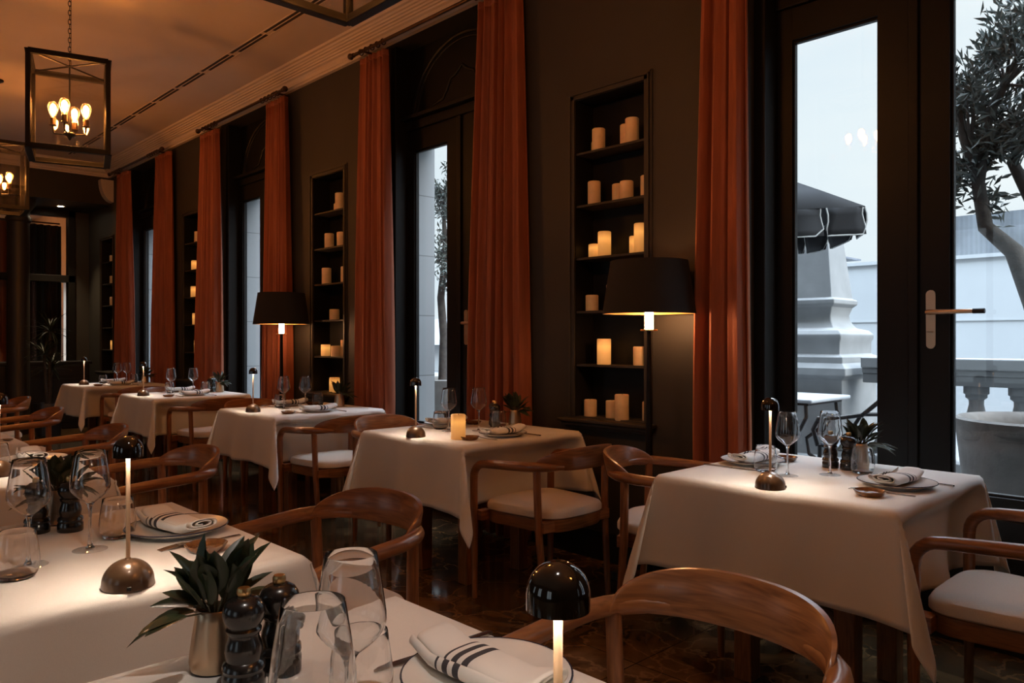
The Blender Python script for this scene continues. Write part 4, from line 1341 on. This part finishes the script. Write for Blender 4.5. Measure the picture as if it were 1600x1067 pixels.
# small black power adapter with its cord
pa = MB().box(-2.52, -2.44, 3.14, 3.20, 0.0, 0.045)
po = tag(pa.build('power_adapter', 'rubber', smooth=False, bevel=0.008), 'small black power adapter on the floor by the floor lamp', 'adapter')
MB().tube([(-2.46, 3.17, 0.02), (-2.40, 3.10, 0.008), (-2.36, 3.02, 0.006), (-2.32, 3.06, 0.006), (-2.30, 3.10, 0.012)], 0.004, 6).build('cord', 'rubber', po)

# ------------------------------------------------------------------ rear bay: sideboard, plant, far table
sb = empty('sideboard', (-12.325, 2.55, 0))
tag(sb, 'black painted sideboard with three drawers against the far wall', 'sideboard')
q = MB().box(-0.24, 0.24, -0.72, 0.72, 0.08, 0.90).box(-0.22, 0.22, -0.70, 0.70, 0, 0.08)
q.build('body', 'sideboard', sb, smooth=False, bevel=0.006)
MB().box(-0.26, 0.27, -0.75, 0.75, 0.90, 0.94).build('top', 'sideboard', sb, smooth=False, bevel=0.008)
for i in range(3):
    y = -0.47 + 0.47 * i
    d = MB().box(0.238, 0.256, y - 0.215, y + 0.215, 0.73, 0.88).build('drawer', 'sideboard', sb, smooth=False, bevel=0.005)
    kb = MB().lathe([(0, 0), (0.008, 0), (0.006, 0.012), (0.014, 0.020), (0.012, 0.028), (0, 0.030)], 16)
    kb.v = [(0.256 + z, y + yy, 0.805 + xx) for (xx, yy, z) in kb.v]
    kb.build('knob', 'bronze', d)
    MB().box(0.238, 0.254, y - 0.215, y + 0.215, 0.12, 0.70).build('door', 'sideboard', sb, smooth=False, bevel=0.005)

rr = random.Random(77)
dp = empty('dracaena', (-11.28, 2.57, 0))
tag(dp, 'dark spiky dracaena in a tall pot before the far sideboard', 'potted plant')
MB().lathe([(0, 0), (0.13, 0), (0.14, 0.01), (0.17, 0.42), (0.165, 0.43), (0.155, 0.40), (0, 0.38)], 28).build('pot', 'sideboard', dp)
tk = MB()
heads = [(0.0, 0.02, 1.35), (0.06, -0.06, 1.05), (-0.05, 0.05, 0.85)]
for (hx, hy, hz) in heads:
    tk.tube([(hx * 0.2, hy * 0.2, 0.36), (hx * 0.7, hy * 0.7, (0.36 + hz) / 2), (hx, hy, hz)], [0.022, 0.018, 0.016], 8)
tk.build('trunk', 'bark', dp)
lf = MB()
for (hx, hy, hz) in heads:
    for i in range(34):
        az, el = rr.uniform(0, 2 * PI), rr.uniform(-0.2, 1.35)
        d = Vector((math.cos(az) * math.cos(el), math.sin(az) * math.cos(el), math.sin(el)))
        lf.grid(leaf_rows(Vector((hx, hy, hz)), d, Vector((0, 0, 1)), rr.uniform(0.22, 0.36), 0.012, -0.45, 0.4, 7))
lf.build('leaves', 'leaf', dp, angle=80)

# laid table in the far room
K['table'].place((-14.9, 2.80, 0), 0, 'table in the room beyond the partition', 'dining tables')
tablecloth(-14.9, 2.80, 0.415, 0.335, 91, 'white cloth on the table beyond the partition')
chair(-14.16, 2.72, PI, 'armchair at the table beyond the partition', GI)
# drapes in the far room
def drape(name, x, y0, y1, z0, z1, m, label, seed):
    r_ = random.Random(seed)
    nn = 80
    rows = [[(x + 0.04 * math.sin(j / nn * 30 + 0.4 * math.sin(z) + seed), lerp(y0, y1, j / nn), z) for j in range(nn + 1)] for z in [lerp(z0, z1, i / 12) for i in range(13)]]
    return tag(MB().grid(rows).build(name, m, solid=0.006), label, 'curtain')
drape('curtain', XP - 0.35, 2.66, 3.12, 0.02, 2.94, 'black_curtain', 'black drape hanging behind the far partition', 1)
drape('curtain', XP - 0.35, 1.70, 2.44, 0.02, 2.95, 'velvet', 'rust drape hanging behind the far partition by the column', 2)
rd = MB().tube([(XP - 0.35, 0.95, 2.97), (XP - 0.35, 3.10, 2.97)], 0.012, 10)
ro = tag(rd.build('curtain_rail', 'bronze'), 'curtain rail with rings behind the far partition', 'curtain rail')
K['lantern'].place((-14.3, 2.0, 3.4), 0.3, 'lantern lighting the room beyond the partition', 'hanging lanterns')

# ================================================================== THE TERRACE
gr = MB().box(-30, 30, 3.70, 9.2, -0.12, -0.02)
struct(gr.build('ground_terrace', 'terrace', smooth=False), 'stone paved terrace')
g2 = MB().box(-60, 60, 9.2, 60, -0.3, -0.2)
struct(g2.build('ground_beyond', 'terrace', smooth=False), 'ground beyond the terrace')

# balustrade
bz = empty('balustrade', (0, 7.6, 0))
tag(bz, 'pale stone balustrade along the terrace edge', 'balustrade')
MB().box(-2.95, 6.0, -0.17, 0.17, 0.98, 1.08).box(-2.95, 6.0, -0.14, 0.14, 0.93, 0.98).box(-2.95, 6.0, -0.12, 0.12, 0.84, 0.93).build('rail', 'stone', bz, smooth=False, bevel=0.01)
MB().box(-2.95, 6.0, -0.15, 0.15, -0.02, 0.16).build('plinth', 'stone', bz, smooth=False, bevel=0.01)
xb = -2.70
while xb < 2.2:
    bl = MB().lathe([(0, 0.16), (0.10, 0.16), (0.10, 0.20), (0.07, 0.22), (0.065, 0.25), (0.105, 0.36), (0.11, 0.44), (0.075, 0.60), (0.058, 0.68), (0.060, 0.72), (0.085, 0.74), (0.085, 0.765), (0.10, 0.775), (0.10, 0.84), (0, 0.84)], 16, (xb, 0, 0))
    bl.build('baluster', 'stone', bz)
    xb += 0.34

ob = MB()
prof = [(0.0, -0.02), (0.46, -0.02), (0.46, 0.10), (0.42, 0.12), (0.42, 0.86), (0.47, 0.90), (0.47, 0.97), (0.43, 1.02), (0.43, 1.08), (0.385, 1.10), (0.385, 1.22), (0.40, 1.26), (0.40, 1.30), (0.37, 1.335), (0.28, 1.36), (0.235, 1.43), (0.225, 1.49), (0.25, 1.57), (0.285, 1.60), (0.285, 1.645), (0.25, 1.66), (0.165, 2.42), (0.0, 2.60)]
ob.lathe([(r * math.sqrt(2), z) for (r, z) in prof], 4, (-3.50, 7.75, 0), rot=PI / 4)
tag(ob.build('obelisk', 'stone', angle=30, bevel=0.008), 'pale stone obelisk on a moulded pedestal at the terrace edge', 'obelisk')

# parasol
Rv, Dv = Vector((0.69409, 0.71989, 0)), Vector((-0.71989, 0.69409, 0))
um = empty('parasol')
tag(um, 'charcoal terrace parasol with piped valance', 'parasol')
def up_(r, d, z): 
    p = Rv * r + Dv * d
    return (p.x, p.y, z)
r0, r1, d0, d1, ze = 0.45, 2.42, 5.26, 6.52, 2.16
cen = ((r0 + r1) / 2, (d0 + d1) / 2)
cano = MB()
ring = []
for (ra, da, rb_, db_) in ((r0, d0, r1, d0), (r1, d0, r1, d1), (r1, d1, r0, d1), (r0, d1, r0, d0)):
    ring += [(lerp(ra, rb_, i / 8), lerp(da, db_, i / 8)) for i in range(8)]
rows = []
for (f, z) in ((1.0, ze), (0.75, ze + 0.14), (0.4, ze + 0.33), (0.1, ze + 0.47), (0.05, ze + 0.56), (0.01, ze + 0.60)):
    rows.append([up_(lerp(cen[0], a, f), lerp(cen[1], c, f), z - (0.03 * math.sin(PI * ((i % 8) / 8)) * f)) for i, (a, c) in enumerate(ring)])
cano.grid(rows, wrap=True)
cano.build('canopy', 'canvas', um, angle=25, solid=0.004)
va = MB(); pi_ = MB()
for side in range(4):
    ca, cb2 = ring[(side * 8) % 32], ring[(side * 8 + 8) % 32]
    for f0_, f1_ in ((0, 0.14), (0.14, 0.5), (0.5, 0.86), (0.86, 1.0)):
        top = []
        for j in range(5):
            fr_ = lerp(f0_, f1_, j / 4)
            top.append(Vector(up_(lerp(ca[0], cb2[0], fr_), lerp(ca[1], cb2[1], fr_), ze - 0.03 * math.sin(PI * fr_))))
        rows = []
        for t in range(5):
            rows.append([p + (p - Vector(up_(*cen, p.z))).normalized() * (0.015 * math.sin(t + j)) + Vector((0, 0, -0.19 * t / 4)) for j, p in enumerate(top)])
        # shrink ends a little so that the flaps part at the slits
        for rw in rows:
            a0, a1 = rw[0].copy(), rw[-1].copy()
            rw[0] = a0.lerp(a1, 0.03); rw[-1] = a1.lerp(a0, 0.03)
        va.grid(rows)
        pi_.tube([rows[0][0], rows[1][0], rows[2][0], rows[3][0].lerp(rows[3][1], 0.02), rows[4][0].lerp(rows[4][1], 0.35), rows[4][2], rows[4][3].lerp(rows[4][4], 0.65), rows[3][4], rows[2][4], rows[1][4], rows[0][4]], 0.006, 5)
va.build('valance', 'canvas', um, solid=0.004)
pi_.build('piping', 'trimming', um)
MB().tube([up_(*cen, -0.02), up_(*cen, ze + 0.55)], 0.025, 12).lathe([(0, 0), (0.3, 0), (0.3, 0.06), (0, 0.08)], 24, up_(*cen, -0.02)).build('pole', 'iron', um)

# terrace table and woven chair
tt = empty('terrace_table', (-3.33, 6.72, -0.02))
tag(tt, 'terrace table with pale top and curved black iron legs', 'table')
MB().box(-0.42, 0.42, -0.40, 0.40, 0.725, 0.76).build('top', 'white_top', tt, smooth=False, bevel=0.012)
MB().box(-0.36, 0.36, -0.34, 0.34, 0.70, 0.725).build('frame', 'iron', tt, smooth=False)
for sx in (-1, 1):
    for sy in (-1, 1):
        MB().tube([(sx * 0.32, sy * 0.30, 0.71), (sx * 0.33, sy * 0.31, 0.60), (sx * 0.24, sy * 0.24, 0.48), (sx * 0.12, sy * 0.14, 0.36), (sx * 0.14, sy * 0.15, 0.22), (sx * 0.28, sy * 0.28, 0.08), (sx * 0.36, sy * 0.34, 0.0)], 0.017, 8).build('leg', 'iron', tt)

wc = empty('woven_armchair', (-2.42, 6.20, -0.02), math.radians(78))
tag(wc, 'black woven rattan armchair on the terrace beside the pale table', 'chair')
rows = []
for i in range(9):
    t = i / 8
    rows.append([(lerp(-0.23, 0.23, j / 8), lerp(0.24, -0.22, t), 0.43 + 0.03 * math.cos(PI * (j / 8 - 0.5)) * 0 - 0.02 * math.sin(PI * t)) for j in range(9)])
MB().grid(rows).build('seat', 'rattan', wc, solid=0.03)
rows = []
for i in range(9):
    t = i / 8
    hw = 0.23 + 0.03 * math.sin(PI * t) - 0.06 * t ** 4
    rows.append([(lerp(-hw, hw, j / 8), -0.22 - 0.16 * t - 0.05 * math.sin(PI * j / 8), 0.44 + 0.46 * t + (0.05 * math.sin(PI * j / 8) if i == 8 else 0)) for j in range(9)])
MB().grid(rows).build('backrest', 'rattan', wc, solid=0.025)
for sx in (-1, 1):
    MB().tube([(sx * 0.24, 0.26, 0.42), (sx * 0.27, 0.28, 0.55), (sx * 0.28, 0.22, 0.645), (sx * 0.28, 0.05, 0.66), (sx * 0.27, -0.15, 0.70), (sx * 0.24, -0.33, 0.86)], 0.017, 8).build('armrest', 'iron', wc)
    MB().tube([(sx * 0.25, 0.24, 0.0), (sx * 0.24, 0.24, 0.43)], 0.016, 8).build('leg', 'iron', wc)
    MB().tube([(sx * 0.26, -0.28, 0.0), (sx * 0.23, -0.20, 0.43)], 0.016, 8).build('leg', 'iron', wc)
    MB().tube([(sx * 0.25, 0.22, 0.22), (sx * 0.27, 0.05, 0.50), (sx * 0.27, -0.10, 0.60), (sx * 0.26, -0.24, 0.40)], 0.011, 8).build('brace', 'iron', wc)

# potted olive trees
def olive_tree(x, y, seed, scale, label, trunk, blobs, nleaf, pot=True):
    rr = random.Random(seed)
    r = empty('potted_olive_tree', (x, y, -0.02))
    tag(r, label, 'tree', 'potted olive trees')
    MB().lathe([(0, 0), (0.26, 0), (0.285, 0.03), (0.36, 0.50), (0.395, 0.82), (0.40, 0.86), (0.385, 0.87), (0.36, 0.84), (0.35, 0.80)], 44).build('pot', 'concrete', r)
    MB().lathe([(0.352, 0.79), (0.2, 0.81), (0, 0.82)], 24).build('soil', 'soil', r)
    tb, lv = MB(), MB()
    for (pts, rad) in trunk:
        tb.tube(pts, rad, 10)
    tips = []
    for (bx, by, bz_, br, src) in blobs:
        cb_ = Vector((bx, by, bz_)); sp = Vector(src)
        for i in range(max(6, int(26 * br))):
            d = Vector((rr.gauss(0, 1), rr.gauss(0, 1), rr.gauss(0, 1) * 0.8 + 0.2)).normalized() * (br * rr.uniform(0.35, 1.05))
            e = cb_ + d
            mid = sp.lerp(e, 0.5) + Vector((rr.uniform(-.06, .06), rr.uniform(-.06, .06), rr.uniform(-.02, .08)))
            tb.tube([sp, mid, e], [0.010, 0.006, 0.002], 5)
            tips.append((mid, e))
    per = nleaf // len(tips)
    for (m_, e) in tips:
        for i in range(per):
            t = rr.uniform(0.1, 1.08)
            p = m_.lerp(e, t) + Vector((rr.gauss(0, 0.045), rr.gauss(0, 0.045), rr.gauss(0, 0.045)))
            ax = ((e - m_).normalized() * 0.6 + Vector((rr.gauss(0, .7), rr.gauss(0, .7), rr.gauss(0, .7) + 0.25))).normalized()
            sd = ax.orthogonal().normalized()
            sd.rotate(Matrix.Rotation(rr.uniform(0, 6.28), 3, ax))
            l, w = rr.uniform(0.055, 0.095), rr.uniform(0.007, 0.0115)
            nn = ax.cross(sd) * (0.1 * l)
            lv.add([p, p + ax * l * 0.5 - sd * w + nn, p + ax * l, p + ax * l * 0.5 + sd * w + nn], [(0, 1, 2, 3)])
    tb.build('trunk', 'bark', r)
    lv.build('foliage', 'olive', r, smooth=False)
    return r
tr1 = [([(0.05, 0.0, 0.80), (0.02, 0.0, 1.15), (-0.05, -0.02, 1.45), (-0.13, -0.02, 1.72), (-0.26, -0.02, 1.86), (-0.30, 0, 2.10), (-0.26, 0.02, 2.45), (-0.12, 0.05, 2.75)], [0.055, 0.048, 0.045, 0.045, 0.038, 0.034, 0.028, 0.018]),
       ([(0.00, 0, 1.40), (0.02, 0.06, 1.70), (-0.06, 0.08, 1.95), (-0.16, 0.08, 2.2), (0.00, 0.10, 2.6), (0.10, 0.05, 2.9)], [0.04, 0.038, 0.034, 0.03, 0.024, 0.016]),
       ([(-0.30, 0.0, 2.08), (-0.36, -0.06, 2.35), (-0.38, -0.05, 2.55)], [0.022, 0.018, 0.012])]
bl1 = [(-0.30, 0.0, 2.12, 0.26, (-0.30, 0, 2.10)), (-0.33, 0.0, 2.45, 0.30, (-0.33, -0.03, 2.30)), (-0.12, 0.05, 2.72, 0.34, (-0.18, 0.03, 2.60)), (0.08, 0.05, 2.35, 0.34, (-0.05, 0.09, 2.45)), (0.12, 0.05, 2.95, 0.36, (0.08, 0.05, 2.85)), (0.40, 0.1, 2.6, 0.40, (0.08, 0.06, 2.75)), (-0.10, 0.3, 2.4, 0.32, (-0.10, 0.09, 2.35))]
olive_tree(-0.92, 4.62, 5, 1, 'olive tree in a large concrete pot beyond the wide terrace door', tr1, bl1, 6500)
tr2 = [([(0, 0, 0.8), (0.02, 0, 1.3), (-0.03, 0, 1.7), (0.05, 0, 2.2), (0.0, 0, 2.7)], [0.05, 0.045, 0.04, 0.03, 0.016])]
bl2 = [(0.0, 0, 2.2, 0.32, (0.05, 0, 2.1)), (0.05, 0, 2.6, 0.36, (0.02, 0, 2.5)), (-0.1, 0.1, 2.9, 0.34, (0, 0, 2.7)), (0.2, 0, 1.85, 0.24, (0.0, 0, 1.8))]
olive_tree(-6.22, 5.0, 8, 1, 'olive tree seen as a sliver beyond the second terrace door', tr2, bl2, 2600)

# buildings across
bw = MB().box(-12.0, 14, 14.0, 15.0, -0.2, 2.62)
bw.box(-12.0, 14, 13.96, 14.0, 2.56, 2.62)
for x in (-6.32, -3.0, 0.4):
    bw.box(x, x + 0.02, 13.985, 14.0, -0.2, 2.56)
bw.box(-12, 14, 13.985, 14.0, 1.55, 1.57)
bo = tag(bw.build('neighbouring_building', 'far_wall', smooth=False), 'long pale rendered wall of the neighbouring building', 'building')
MB().box(-4.6, 14, 14.1, 14.16, 2.62, 3.28).build('sheet_screen', 'corrugated', bo, smooth=False)
MB().box(-6.9, -5.9, 14.2, 14.9, 2.74, 2.77).box(-6.5, -6.3, 14.4, 14.7, 2.62, 2.74).build('roof_vent', 'slate', bo, smooth=False)
rb = empty('roofed_pavilion', (-30, 24, 0))
tag(rb, 'distant pavilion with dark sloping roof beyond the second terrace door', 'building')
MB().box(-5, 5, -2, 4, -0.2, 1.05).build('wall', 'far_wall', rb, smooth=False)
MB().add([(-5.6, -2.6, 1.0), (5.6, -2.6, 1.0), (5.6, 4.6, 1.0), (-5.6, 4.6, 1.0), (-3.5, 1, 2.3), (3.5, 1, 2.3)], [(0, 1, 5, 4), (1, 2, 5), (2, 3, 4, 5), (3, 0, 4), (0, 3, 2, 1)]).build('roof', 'slate', rb, smooth=False)
